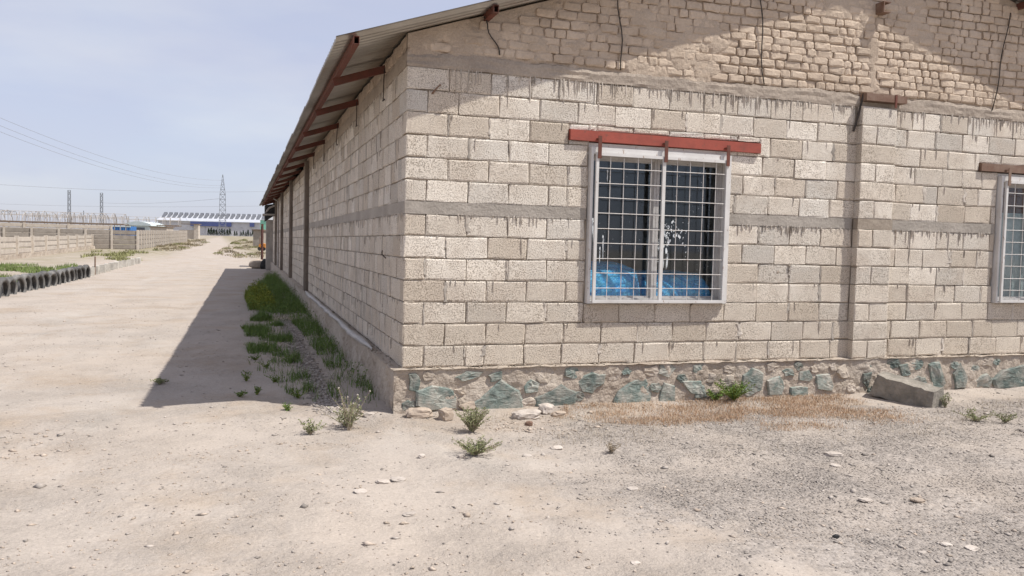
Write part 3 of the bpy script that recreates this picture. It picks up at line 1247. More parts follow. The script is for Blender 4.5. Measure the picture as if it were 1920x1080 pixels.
# mortar crumbs lying on the ledges
m = MB()
for i in range(420):
    if random.random() < .5:
        x, y = random.uniform(0, 8.3), -random.uniform(.0, PE - .01)
    else:
        x, y = -random.uniform(.0, PE - .01), random.uniform(0, 10)
    r = random.uniform(.004, .016)
    q = [(x + random.gauss(0, 1) * r * .2 + r * a, y + r * b, P + .004 + r * .8 * c) for a, b, c in ((1, 0, 0), (-1, 0, 0), (0, 1, 0), (0, -1, 0), (0, 0, 1), (0, 0, -.6))]
    m.add(q, [(0, 2, 4), (2, 1, 4), (1, 3, 4), (3, 0, 4), (2, 0, 5), (1, 2, 5), (3, 1, 5), (0, 3, 5)])
tag(obj('mortar_crumbs', m, MAT['mortar'], plinth), kind='stuff')

# --- roof -----------------------------------------------------------------
m = MB()
for s in (-1, 1):
    q0 = (BW / 2, 0, zroof(BW / 2) + .03)
    m.add([(BW / 2, -OH - .02, zroof(BW / 2) + .045), (BW / 2 + s * .25, -OH - .02, zroof(BW / 2) - .25 * SLOPE + .035),
           (BW / 2 + s * .25, BL + .3, zroof(BW / 2) - .25 * SLOPE + .035), (BW / 2, BL + .3, zroof(BW / 2) + .045)], [(0, 1, 2, 3)])
roof = obj('roof', m, MAT['roof'], bld)
CP = .125


def sheet_mesh(sgn, jit):
    xs = [-EAVE + jit, -EAVE + .7, 1.5, 3.4, BW / 2]
    n = 9 * 8 + 1
    mb = MB()
    for layer in (0, .0016):
        Aarr = np.zeros((len(xs), n, 3))
        for i, x in enumerate(xs):
            yy = np.linspace(0, 9 * CP, n)
            Aarr[i, :, 0] = x if sgn > 0 else BW - x
            Aarr[i, :, 1] = yy
            Aarr[i, :, 2] = zroof(x) + .014 + .024 * np.cos(yy / CP * 2 * math.pi) + layer + (.004 if 0 < i < 4 and jit > 0 else 0)
        mb.grid(Aarr)
    # close the cut ends at the eave
    for i in range(n - 1):
        o = len(xs) * n
        mb.f.append((i, i + 1, o + i + 1, o + i))
    return mb.mesh('roof_sheet')


SM = {(s, k): sheet_mesh(s, j) for s in (1, -1) for k, j in enumerate((-.012, 0, .014, .004))}
for q in SM.values():
    q.materials.append(MAT['roof'])
y = -OH
k = 0
while y < BL + .1:
    for s in (1, -1):
        o = bpy.data.objects.new('roof_sheet', SM[s, random.randrange(4)])
        o.location = (0, y, .0025 * (k % 2))
        link(o, roof)
    y += 8 * CP
    k += 1


def rhs(name, a, b, w, h, mat, parent=bld):
    """hollow rectangular steel tube, open at both ends"""
    a, b = Vector(a), Vector(b)
    d = (b - a).normalized()
    r = d.cross(Vector((0, 0, 1))).normalized()
    u = r.cross(d)
    mb = MB()
    for wi, hi in ((w / 2, h / 2), (w / 2 - .004, h / 2 - .004)):
        for q in (a, b):
            for i, j in ((-1, -1), (1, -1), (1, 1), (-1, 1)):
                mb.v.append(tuple(q + r * (i * wi) + u * (j * hi)))
    for i in range(4):
        k = (i + 1) % 4
        mb.f += [(i, k, 4 + k, 4 + i), (8 + k, 8 + i, 12 + i, 12 + k), (k, i, 8 + i, 8 + k), (4 + i, 4 + k, 12 + k, 12 + i)]
    return obj(name, mb, mat, parent)


for i, x in enumerate((-.52, .76, 2.02, 3.28, 4.55)):
    zc = zroof(x) - .045
    e = (-OH - .05, -OH + .03, -.16, -.2, -.2)[i]
    rhs('purlin', (x, e, zc), (x, BL + .1, zc), .05, .07, MAT['rust'])
    rhs('purlin', (BW - x, e if i else -OH, zc), (BW - x, BL + .1, zc), .05, .07, MAT['rust'])
ry = [1.19, 3.43, 5.8, 8.1, 10.5, 12.9, 15.3, 17.7, 20.1, 22.5, 24.9, 27.3, 29.7, 32.1, 34.5]
for y in ry:
    x1 = -.55
    ra = rhs('rafter', (.05, y, zroof(.05) - .115), (x1, y + .03, zroof(x1) - .115), .05, .075, MAT['rust'])
    dl = random.uniform(.30, .40)
    mb = MB().tube([(-.03, y - .03, zroof(0) - .12), (-.028 - random.uniform(0, .02), y - .03 + random.uniform(-.03, .03), zroof(0) - .12 - dl)], .006, 5)
    mb.bar((-.03, y - .075, zroof(0) - .12 - dl), (-.03, y + .04, zroof(0) - .12 - dl), .012)
    obj('tie_rod', mb, MAT['wire'], ra)

# --- side pilasters -------------------------------------------------------
for y in (12.05, 18.8, 25.3, 31.6):
    mb = rough(y, y + .32, P + .02, P + 3.02, .05, side, .095, .008, 7, int(y))
    mb.f = [q[::-1] for q in mb.f]
    mb.box(-.092, .02, y + .002, y + .318, P, P + 3.03)
    for k in range(14):
        mb.box(-.098, -.04, y - .006 + random.uniform(-.004, .004), y + .10, P + .01 + k * .21, P + .195 + k * .21)
    obj('side_pilaster', mb, MAT['shadecement'], bld)

# --- small steel: stub, plate, straps, pipe -------------------------------
zc = P + 3.94
obj('beam_stub', MB().box(5.30, 5.312, -.13, .02, zc - .06, zc + .06).box(5.312, 5.40, -.13, .02, zc - .06, zc - .048).box(5.312, 5.40, -.13, .02, zc + .048, zc + .06), MAT['oldsteel'], bld)
pl = obj('steel_plate', MB().box(5.14, 5.70, -.115, .01, P + 2.90, P + 2.98), MAT['oldsteel'], bld)
obj('strap', MB().box(5.53, 5.555, -.122, -.112, P + 2.84, P + 2.985), MAT['rust'], pl)
obj('rod', MB().tube([(5.15, -.05, P + 2.98), (5.10, -.03, P + 2.72), (5.06, -.02, P + 2.56)], .012, 6), MAT['wire'], bld)
obj('wire_stub', MB().tube([(.24, .01, P + 2.60), (.26, -.05, P + 2.63), (.29, -.075, P + 2.665)], .011, 6, .007).tube([(.29, -.075, P + 2.665), (.305, -.08, P + 2.672)], .011, 6), MAT['oldsteel'], bld)
obj('wire_stub', MB().tube([(-.0, 1.05, P + 1.02), (-.03, 1.12, P + 1.06), (-.04, 1.05, P + 1.10)], .007, 5), MAT['wire'], bld)
dp = MB().tube([(-.1, 27.6, P + .02), (-.1, 27.6, P + 2.75), (-.25, 28.4, P + 2.9)], .035, 8)
obj('downpipe', dp, MAT['hoop'], bld)
hd = MB()
ang = [math.pi * i / 8 for i in range(9)]
hd.prism([(-.5 * math.sin(a) - .02, P + 2.35 - .28 * math.cos(a) * 0 - .35 * math.sin(a)) for a in ang[:5]] + [(-.52, P + 2.75), (-.02, P + 2.85)], lambda a, b: (a, 31.95, b), lambda a, b: (a, 33.4, b))
hood = obj('air_cooler', hd, MAT['black'], bld)
obj('drip_tray', MB().box(-.62, -.02, 31.9, 33.3, P + 2.28, P + 2.36), MAT['concrete'], hood)
obj('duct', MB().tube([(-.1, 31.9, P + 2.75), (-.35, 31.95, P + 2.62), (-.5, 32.0, P + 2.40)], .05, 8), MAT['hoop'], hood)
obj('corner_pillar', MB().box(-.34, .1, BL - .35, BL + .25, 0, P + 2.2), MAT['concrete'], bld)


# --- windows --------------------------------------------------------------
def window(x0, x1, z0, z1, lint, splash=False):
    """x0..x1, z0..z1 outer frame in the wall plane"""
    mb = MB()
    t = .028
    mb.box(x0, x0 + t, -.055, .02, z0, z1).box(x1 - t, x1, -.055, .02, z0, z1)
    mb.box(x0 + t, x1 - t, -.055, .02, z0, z0 + t).box(x0 + t, x1 - t, -.055, .02, z1 - t * 2.4, z1)
    # reveal lining
    mb.box(x0 + .002, x0 + .02, .02, .17, z0, z1).box(x1 - .02, x1 - .002, .02, .17, z0, z1).box(x0 + .02, x1 - .02, .02, .17, z0 + .001, z0 + .02)
    win = obj('window', mb, MAT['white'], bld)
    gx0, gx1, gz0, gz1 = x0 + .045, x1 - .045, z0 + .008, z1 - .055
    b = .030
    g = MB().box(gx0, gx0 + b, -.085, -.058, gz0, gz1).box(gx1 - b, gx1, -.085, -.058, gz0, gz1)
    g.box(gx0 + b, gx1 - b, -.085, -.058, gz0, gz0 + b).box(gx0 + b, gx1 - b, -.085, -.058, gz1 - b, gz1)
    gm = (gx0 + gx1) / 2
    g.box(gm - .018, gm + .018, -.083, -.058, gz0 + b, gz1 - b)
    obj('grille_frame', g, MAT['white'], win)
    n = 10
    for i in range(1, n):
        zz = gz0 + (gz1 - gz0) * i / n
        j = random.uniform(-.006, .006)
        obj('rod', MB().tube([(gx0 + .01, -.071, zz + j), (gm, -.073, zz), (gx1 - .01, -.071, zz - j)], .0042, 5), MAT['rodpaint'], win)
    for half in (0, 1):
        a, c = (gx0, gm) if half == 0 else (gm, gx1)
        for i in range(1, 5):
            xx = a + (c - a) * i / 5 + .01
            j = random.uniform(-.005, .005)
            obj('rod', MB().tube([(xx + j, -.064, gz0 + .01), (xx, -.066, (gz0 + gz1) / 2), (xx - j, -.064, gz1 - .01)], .0042, 5), MAT['rodpaint'], win)
    # recessed casements
    xm = (x0 + x1) / 2
    for a, c in ((x0 + .022, xm - .002), (xm + .002, x1 - .022)):
        f = MB()
        w = .06
        for w, ya, yb in ((.046, .10, .145), (.028, .075, .0995)):
            f.box(a, a + w, ya, yb, z0 + .022, z1 - .07).box(c - w, c, ya, yb, z0 + .022, z1 - .07)
            f.box(a + w, c - w, ya, yb, z0 + .022, z0 + .022 + w).box(a + w, c - w, ya, yb, z1 - .07 - w, z1 - .07)
        obj('casement', f, MAT['casement'], win)
        obj('pane', MB().box(a + .042, c - .042, .118, .122, z0 + .064, z1 - .112), MAT['glass'], win)
    obj('head_board', MB().box(x0 - .01, x1 + .01, .022, .15, z1 - .068, lint[2] - .012), MAT['white'], win)
    if splash:
        s = MB()

        def blob(u, v, r, k=7, st=1.0, lean=0.0):
            pts = [(u + r * random.uniform(.6, 1.2) * math.cos(2 * math.pi * i / k) + lean * math.sin(2 * math.pi * i / k) * r * st,
                    v + st * r * random.uniform(.6, 1.2) * math.sin(2 * math.pi * i / k)) for i in range(k)]
            s.prism(pts, lambda a, c: (a, .1155, c), lambda a, c: (a, .1178, c))
        for i in range(75):          # right pane: flung paint with runs
            t = random.random()
            u = x0 + .87 + .34 * t ** 1.4
            v = z0 + .60 + .18 * math.sin(t * 2.6) + random.gauss(0, .07)
            blob(u, v, random.uniform(.003, .012), 7, random.uniform(.8, 2.4), random.uniform(-.6, .6))
        for i in range(8):
            u = x0 + .865 + random.uniform(0, .13)
            v = z0 + .60 + random.uniform(-.12, .1)
            blob(u, v, random.uniform(.008, .015), 8, random.uniform(2, 4))
            blob(u + .004, v - random.uniform(.1, .2), .0035, 6, random.uniform(15, 30))
        for i in range(60):
            blob(x0 + .87 + random.random() * .62, z0 + .35 + random.random() * 1.0, random.uniform(.0012, .004), 5, random.uniform(1, 2))
        for u, v, l in ((.26, 1.30, .09), (.29, 1.22, .05), (.11, .78, .12), (.12, .72, .2), (.23, .62, .10), (.235, .55, .16), (.20, .48, .12)):
            blob(x0 + u, z0 + v, .005, 7, l / .008)
            blob(x0 + u, z0 + v + l * .6, .009, 7, 2.5)
        for i in range(30):
            blob(x0 + .1 + random.random() * .55, z0 + .4 + random.random() * .95, random.uniform(.001, .003), 5, 1.5)
        tag(obj('paint_splash', s, MAT['splash'], win), kind='stuff')
    # lintel and hangers
    la, lb, lz0, lz1, dz, lm = lint
    lo = MB().prism([(la, lz0), (lb, lz0 + dz), (lb, lz1 + dz), (la, lz1)], lambda a, c: (a, -.035, c), lambda a, c: (a, .14, c))
    lo = obj('lintel', lo, MAT[lm], bld)
    for hx in (x0 + .075, xm + .01, x1 - .065):
        lz = lz0 + dz * (hx - la) / (lb - la)
        h = MB().box(hx - .019, hx + .019, -.096, -.088, gz1 - b - .03, lz + .05)
        h.box(hx - .019, hx + .019, -.0878, -.0355, lz + .02, lz + .028)
        obj('hanger', h, MAT['oldsteel' if lm != 'lintel' else 'rust'], lo)
    return win


window(1.862, 3.478, P + .622, P + 2.195, (1.64, 3.85, P + 2.255, P + 2.358, -.010, 'lintel'), True)
window(7.235, 8.83, P + .632, P + 2.165, (6.93, 9.1, P + 2.215, P + 2.305, 0, 'oldsteel'))

# ================================================================== THINGS IN AND ON THE BUILDING
def lump(name, loc, dims, mat, amp=.06, n=3, seed=0, fs=3.0, square=.55, parent=None, sqx=None):
    """rounded, crumpled body (packages, boulders)"""
    import bmesh
    bm = bmesh.new()
    bmesh.ops.create_icosphere(bm, subdivisions=n, radius=1)
    for v in bm.verts:
        c = v.co.normalized()
        q = Vector([math.copysign(abs(t) ** (square if i or sqx is None else sqx), t) for i, t in enumerate(c)])
        q = q * (1 + amp * float(fbm(np.array(c.x * fs + c.z * 1.7 + seed), np.array(c.y * fs - c.z * 2.3 + seed), seed, 3)) * 2)
        v.co = Vector((q.x * dims[0] / 2, q.y * dims[1] / 2, (q.z + 1) * dims[2] / 2))
    m = bpy.data.meshes.new(name)
    bm.to_mesh(m)
    bm.free()
    return obj(name, m, mat, parent, True, loc)


tag(lump('plastic_bundle', (2.19, .82, P - .01), (.86, 1.25, 1.04), MAT['blue'], .035, 5, 3, 6, .58, None, .14), 'crumpled blue plastic bundle behind the left pane of the gridded window', 'bundle', 'blue plastic bundles inside')
tag(lump('plastic_bundle', (3.10, .82, P - .01), (.86, 1.25, .94), MAT['blue'], .035, 5, 8, 6, .58, None, .14), 'crumpled blue plastic bundle behind the right, paint-splashed pane', 'bundle', 'blue plastic bundles inside')
m = MB()
cw = np.linspace(7.45, 8.75, 60)
for k in range(59):
    y0 = .30 + .02 * math.sin(k * .9)
    y1 = .30 + .02 * math.sin((k + 1) * .9)
    m.add([(cw[k], y0, P + .003), (cw[k + 1], y1, P + .003), (cw[k + 1], y1, P + 1.75), (cw[k], y0, P + 1.75),
           (cw[k], y0 + .004, P + .003), (cw[k + 1], y1 + .004, P + .003), (cw[k + 1], y1 + .004, P + 1.75), (cw[k], y0 + .004, P + 1.75)],
          [(0, 1, 2, 3), (7, 6, 5, 4), (3, 2, 6, 7)])
ct = tag(obj('curtain', m, MAT['curtain']), 'pale grey sheet hanging behind the cropped window at the right edge', 'curtain')
bd = empty('wooden_cupboard', (8.1, .55, P), 'reddish brown boards behind the top of the cropped right window', 'cupboard')
for k in range(12):
    obj('board', MB().box(-.7 + k * .117, -.59 + k * .117, -.02 + .004 * (k % 2), .01, 0.001, 2.15), MAT['wood'], bd)
obj('back_panel', MB().box(-.70, .70, .012, .03, .002, 2.14), MAT['wood'], bd)


def cable(name, pts, r, mat, label, cat='cable', group=None, n=5):
    return tag(obj(name, MB().tube(pts, r, n), mat, smooth=True), label, cat, group)


for px0, px1, lab in (((905, 30), (938, 103), 'short dark wire hanging under the purlin end near the building corner'),
                      ((1158, -40), (1167, 132), 'dark wire hanging down the shaded gable above the gridded window'),
                      ((1422, -60), (1433, 158), 'dark wire hanging across the edge of the roof shadow on the gable'),
                      ((1893, 24), (1862, 207), 'dark wire hanging down the gable at the right edge')):
    a = on_plane(px0[0], px0[1], 1, -.03)
    b = on_plane(px1[0], px1[1], 1, -.02)
    pts = [a + (b - a) * t + np.array([.018 * math.sin(t * 9 + a[0]), -.006 * math.sin(t * 5), 0]) for t in np.linspace(0, 1, 10)]
    cable('hanging_wire', pts, .0065, MAT['wire'], lab, 'wire', 'wires hanging on the gable')

# torn sheet lying on the side ledge
n = 70
ys = np.linspace(1.35, 11.8, n)
m = MB()
for i in range(n):
    w0 = .035 + .035 * float(fbm(np.array(ys[i] * 2.), np.array(.3), 91, 3)) + .012
    c = -.085 + .02 * float(fbm(np.array(ys[i] * 1.3), np.array(5.), 92, 3))
    z = P + .018 + .012 * float(fbm(np.array(ys[i] * 3), np.array(2.), 93, 3))
    t = min(1, i / 6, (n - 1 - i) / 6) * .9 + .1
    w0 *= t
    m.v += [(c - w0, ys[i], z - .03), (c - w0 * .3, ys[i], z + .006), (c + w0, ys[i], z), (c + w0, ys[i], z - .012), (c - w0 * .4, ys[i], z - .02)]
for i in range(n - 1):
    for k in range(5):
        a, b = i * 5 + k, i * 5 + (k + 1) % 5
        m.f.append((a, b, b + 5, a + 5))
tag(obj('torn_sheet', m, MAT['bundle_cloth'], smooth=True), 'long ragged whitish strip lying along the ledge of the shaded side wall', 'strip')


# ================================================================== STONES, SLAB, GRAVEL
def gz(x, y):
    return float(ground_z(np.array(float(x)), np.array(float(y))))


def rock(px, py, w, h, dpt, mat, label, seed, square=.75, cat='stone', rz=None, group=None, sink=.18):
    g = on_ground(px, py)
    z = gz(g[0], g[1])
    o = lump('stone', (g[0], g[1], z - h * sink), (w, dpt, h), MAT[mat], .16, 3, seed, 1.7, square)
    o.data.polygons.foreach_set('use_smooth', [False] * len(o.data.polygons))
    o.rotation_euler = (random.uniform(-.1, .1), random.uniform(-.1, .1), rz if rz is not None else random.uniform(-.5, .5))
    return tag(o, label, cat, group)


SG = 'loose stones at the foot of the plinth'
rock(786, 783, .24, .10, .16, 'stone', 'rounded brown stone at the foot of the plinth, nearest the corner', 1, .7, rz=0, group=SG)
rock(837, 786, .13, .13, .12, 'stone', 'upright orange-tan stone block between the rounded stone and the shrub', 2, .5, group=SG)
rock(878, 772, .19, .09, .14, 'stone', 'tan stone half hidden behind the pale green shrub by the plinth', 3, .7, group=SG)
rock(987, 784, .28, .09, .17, 'white_stone', 'flat pale stone lying before the plinth, widest of the group', 4, .7, rz=.1, group=SG)
rock(1023, 776, .15, .11, .13, 'white_stone', 'whitish angular stone beside the flat pale stone', 5, .6, group=SG)
rock(1048, 780, .14, .05, .10, 'stone', 'small flat tan stone right of the whitish angular stone', 6, .7, group=SG)
rock(992, 798, .07, .05, .06, 'oldsteel', 'small dark round stone in front of the flat pale stone', 7, .8, group=SG)
rock(692, 779, .11, .05, .08, 'white_stone', 'small pale stone beside the tall weed at the building corner', 8, .7, group=SG)
CG = 'pale chips on the ground'
for i, (px, py, w, lab) in enumerate([
        (718, 908, .10, 'flat pale chip, left of a close pair in the dirt'), (746, 905, .11, 'flat pale chip, right of a close pair in the dirt'),
        (676, 926, .09, 'flat pale chip just below left of the close pair'), (767, 966, .08, 'square pale chip alone on the dirt in the lower centre'),
        (1186, 919, .09, 'long pale chip at the left edge of the grey gravel'), (1563, 852, .16, 'larger pale flat stone in the gravel before the dry grass'),
        (1566, 874, .09, 'thin grey flat chip just below the larger pale stone'), (1720, 943, .10, 'grey flat chip in the gravel near the right edge'),
        (1622, 939, .10, 'pale thin chip lying in the grey gravel patch'), (1774, 1021, .07, 'white chip, left of two near the lower right corner'),
        (1821, 1027, .08, 'white chip, right of two near the lower right corner'), (1567, 1006, .04, 'small blackish stone near the lower right'),
        (1043, 842, .11, 'pale block-like chip among dry stems before the plinth'), (988, 858, .07, 'small white chip left of the dry stems'),
        (865, 863, .06, 'little tan stone below the lower pale shrub'), (790, 862, .06, 'little tan stone left of the lower pale shrub'),
        (1192, 1056, .06, 'small pale chip at the bottom edge of the picture'), (1730, 1036, .05, 'dark small stone below the two white chips')]):
    rock(px, py, w * .9, w * (.22 if 'chip' in lab or 'flat' in lab else .6), w * .75, 'white_stone' if 'pale' in lab or 'white' in lab else ('black' if 'blackish' in lab else 'stone'), lab, 20 + i, .7, rz=0, group=CG)

# tilted broken concrete slab
sl_ = MB()
nxs = 14
L_, H_, T_ = .66, .24, .23
ux = np.linspace(-L_ / 2, L_ / 2, nxs)
ring = []
for i, x in enumerate(ux):
    e = (.035 if i in (0, nxs - 1) else .012)
    r = lambda s=e: random.uniform(-s, s) * 1.6
    ring.append([(x + r(), -T_ / 2 + r(.006), r(.004)), (x + r(), -T_ / 2 + r(.006), H_ + r(.008)), (x + r(), T_ / 2 + r(.006), H_ + r(.008)), (x + r(), T_ / 2 + r(.006), r(.004))])
for q in ring:
    sl_.v += q
for i in range(nxs - 1):
    for k in range(4):
        a, b = i * 4 + k, i * 4 + (k + 1) % 4
        sl_.f.append((a, b, b + 4, a + 4))
sl_.f += [(3, 2, 1, 0), tuple((nxs - 1) * 4 + k for k in range(4))]
so_ = tag(obj('concrete_slab', sl_, MAT['shadeconcrete']), 'broken grey concrete block lying tilted on the ground before the plinth', 'slab')
_a = on_ground(1690, 762)
so_.location = (5.50, -.50, .0)
so_.rotation_euler = (math.radians(4), math.radians(9), math.radians(-66))

# gravel: countless small stones
def pebbles(name, xs, ys, rs, mat):
    n = len(xs)
    zs = ground_z(xs, ys)
    base = np.array([(1, 0, 0), (-1, 0, 0), (0, 1, 0), (0, -1, 0), (0, 0, 1), (0, 0, -1)], float)
    Fb = np.array([(0, 2, 4), (2, 1, 4), (1, 3, 4), (3, 0, 4), (2, 0, 5), (1, 2, 5), (3, 1, 5), (0, 3, 5)])
    th = RNG.random(n) * 6.283
    s = np.stack([rs * RNG.uniform(.7, 1.5, n), rs * RNG.uniform(.6, 1.1, n), rs * RNG.uniform(.25, .6, n)], -1)
    v = base[None] * s[:, None, :] * RNG.uniform(.6, 1.25, (n, 6, 1))
    v[:, :, :2] += RNG.normal(0, .22, (n, 6, 2)) * rs[:, None, None]
    c, sn = np.cos(th)[:, None], np.sin(th)[:, None]
    x = v[:, :, 0] * c - v[:, :, 1] * sn + xs[:, None]
    y = v[:, :, 0] * sn + v[:, :, 1] * c + ys[:, None]
    z = v[:, :, 2] + (zs + rs * .12)[:, None]
    Vv = np.stack([x, y, z], -1).reshape(-1, 3)
    Ff = (Fb[None] + 6 * np.arange(n)[:, None, None]).reshape(-1, 3)
    return tag(obj(name, big_mesh(name, Vv, Ff), MAT[mat]), 'loose grey gravel scattered over the dirt', 'gravel', None, 'stuff')


N0 = 90000
xs = RNG.uniform(-4.5, 7.5, N0)
ys = RNG.uniform(-5.2, .0, N0)
keep = RNG.random(N0) < np.clip(gravel_mask(xs, ys) + .5 * fbm(xs * 1.6, ys * 1.6, 95, 4), 0, 1) * .50 + .02
xs, ys = xs[keep], ys[keep]
rs = np.clip(RNG.lognormal(-5.15, .52, len(xs)), .0025, .04)
x2 = RNG.normal(-.64, .075, 3800)
y2 = RNG.uniform(.1, 9.5, 3800)
x3 = RNG.uniform(-6.5, -.2, 3500)
y3 = RNG.uniform(-4.8, 14, 3500)
xs = np.concatenate([xs, x2, x3])
ys = np.concatenate([ys, y2, y3])
rs = np.concatenate([rs, np.clip(RNG.lognormal(-4.2, .4, 3800), .005, .04), np.clip(RNG.lognormal(-4.9, .45, 3500), .003, .03)])
ok = ~((xs > -.12) & (ys > -.13))
pebbles('gravel', xs[ok], ys[ok], rs[ok], 'pebble')
# clods and crumbs of dry earth over the track and the corner
xs = np.concatenate([RNG.uniform(-5.5, 3.5, 12000), RNG.normal(-.1, .8, 7000), RNG.uniform(-6, -1, 2500)])
ys = np.concatenate([RNG.uniform(-5.0, .6, 12000), RNG.normal(-.7, .5, 7000), RNG.uniform(0, 22, 2500)])
rs = np.clip(RNG.lognormal(-5.0, .5, len(xs)), .003, .04)
keep = RNG.random(len(xs)) < np.clip(.05 + 3.4 * fbm(xs * .9, ys * 1.3, 97, 5), .01, 1)
ok = keep & ~((xs > -.14) & (ys > -.15))
tag(pebbles('dirt_clods', xs[ok], ys[ok], rs[ok], 'clod'), 'crumbs and clods of dry earth scattered over the dirt', 'clods')


# ================================================================== PLANTS
def blades(bx, by, h, w, lean=.45, seg=2, base_z=None, curl=.5):
    """grass blades as bent tapering strips"""
    n = len(bx)
    h = np.broadcast_to(h, n)
    w = np.broadcast_to(w, n)
    bz = ground_z(bx, by) - .004 if base_z is None else base_z
    th = RNG.random(n) * 6.283
    ln = RNG.random(n) * lean
    dx, dy = np.cos(th), np.sin(th)
    px_, py_ = -dy, dx
    V_, F_ = [], []
    k = seg + 1
    for s in range(k):
        t = s / seg
        off = ln * h * (t * (1 - curl) + curl * t * t)
        z = bz + h * t * np.sqrt(np.clip(1 - (ln * t * .7) ** 2, .05, 1))
        ww = w * (1 - t * .92) / 2
        cx, cy = bx + dx * off, by + dy * off
        V_.append(np.stack([cx - px_ * ww, cy - py_ * ww, z], -1))
        V_.append(np.stack([cx + px_ * ww, cy + py_ * ww, z], -1))
    Vv = np.stack(V_, 1)          # n, 2k, 3
    for s in range(seg):
        F_.append([2 * s, 2 * s + 1, 2 * s + 3, 2 * s + 2])
    Ff = (np.array(F_)[None] + (2 * k) * np.arange(n)[:, None, None]).reshape(-1, 4)
    return Vv.reshape(-1, 3), Ff


def leaves(c, nrm, l, w):
    """diamond leaves at centres c, direction nrm"""
    n = len(c)
    up = RNG.normal(0, 1, (n, 3))
    sdv = np.cross(nrm, up)
    sdv /= np.linalg.norm(sdv, axis=1, keepdims=True) + 1e-9
    l = np.broadcast_to(l, n)[:, None]
    w = np.broadcast_to(w, n)[:, None]
    b = c - nrm * l / 2
    t = c + nrm * l / 2
    V_ = np.stack([b, c + sdv * w / 2, t, c - sdv * w / 2], 1)
    return V_.reshape(-1, 3), np.arange(4 * n).reshape(-1, 4)


def cat_mesh(name, parts):
    Vs, Fs, o = [], [], 0
    for v, f in parts:
        Vs.append(v)
        Fs.append(f + o)
        o += len(v)
    return big_mesh(name, np.concatenate(Vs), np.concatenate(Fs))


def in_poly(x, y, poly):
    r = np.zeros(len(x), bool)
    n = len(poly)
    for i in range(n):
        x1, y1 = poly[i]
        x2, y2 = poly[(i + 1) % n]
        c = ((y1 > y) != (y2 > y)) & (x < (x2 - x1) * (y - y1) / (y2 - y1 + 1e-12) + x1)
        r ^= c
    return r


def scatter(poly, n):
    p = np.array(poly)
    x = RNG.uniform(p[:, 0].min(), p[:, 0].max(), n)
    y = RNG.uniform(p[:, 1].min(), p[:, 1].max(), n)
    k = in_poly(x, y, poly)
    return x[k], y[k]


# weedy strip along the shaded side wall
poly = [(-.11, .35), (-.42, .2), (-.60, 1.0), (-.42, 2.4), (-.45, 5.5), (-.52, 8.5), (-1.0, 9.5), (-1.35, 11.5), (-1.38, 16), (-1.0, 21), (-.5, 28), (-.11, 30)]
x, y = scatter(poly, 34000)
k = RNG.random(len(x)) < np.clip(.62 + 2.8 * fbm(x * 2.6, y * 1.6, 101, 4), .04, 1)
x, y = x[k], y[k]
tall = np.clip((y - 6) / 8, 0, 1)
P1 = blades(x, y, RNG.uniform(.05, .24, len(x)) * (1 + .5 * tall), .008, 1.3, 3)
poly2 = [(-.78, 1.4), (-1.0, 3.2), (-1.1, 6.5), (-.85, 9.0), (-.72, 6.0), (-.74, 3)]
x, y = scatter([(-.70, .6), (-1.0, 1.2), (-1.35, 3.2), (-1.45, 8.5), (-1.1, 11.0), (-.66, 8.0), (-.70, 3)], 24000)
k = RNG.random(len(x)) < np.clip(.25 + 2.4 * fbm(x * 2.6, y * 1.8, 103, 4) - 1.1 * np.clip(-x - 1.0, 0, 1), .01, 1)
x, y = x[k], y[k]
P2 = blades(x, y, RNG.uniform(.04, .17, len(x)), .008, 1.3, 3)
x, y = scatter(poly, 15000)
k = fbm(x * 2.2, y * 1.2, 101, 3) > -.05
x, y = x[k], y[k]
tall = np.clip((y - 6) / 8, 0, 1)
c = np.stack([x, y, RNG.uniform(.03, .20, len(x)) * (1 + .6 * tall)], -1)
d = RNG.normal(0, 1, (len(x), 3))
d /= np.linalg.norm(d, axis=1, keepdims=True)
P3 = leaves(c, d, RNG.uniform(.025, .05, len(x)), .016)
tag(obj('weed_strip', cat_mesh('weed_strip', [P1, P2, P3]), MAT['leafg']), 'green weeds growing along the shaded side of the building', 'weeds', None, 'stuff')
poly = [(-.75, 11.2), (-1.3, 11.6), (-1.42, 15.5), (-1.2, 18.5), (-.8, 17)]
x, y = scatter(poly, 4200)
hh_ = np.clip(.20 + .45 * fbm(x * 2.6, y * 1.5, 105, 3), .04, .5)
c = np.stack([x, y, RNG.uniform(.3, 1.0, len(x)) * hh_], -1)
d = RNG.normal(0, 1, (len(x), 3)) + np.array([0, 0, .7])
d /= np.linalg.norm(d, axis=1, keepdims=True)
P1 = leaves(c, d, RNG.uniform(.04, .075, len(x)), .026)
x, y = scatter(poly, 1800)
P2 = blades(x, y, RNG.uniform(.15, .36, len(x)), .01, .5)
tag(obj('flowering_weeds', cat_mesh('flowering_weeds', [P1, P2]), MAT['leafy']), 'yellow-green leafy weed patch at the far end of the shaded strip', 'weeds', None, 'stuff')

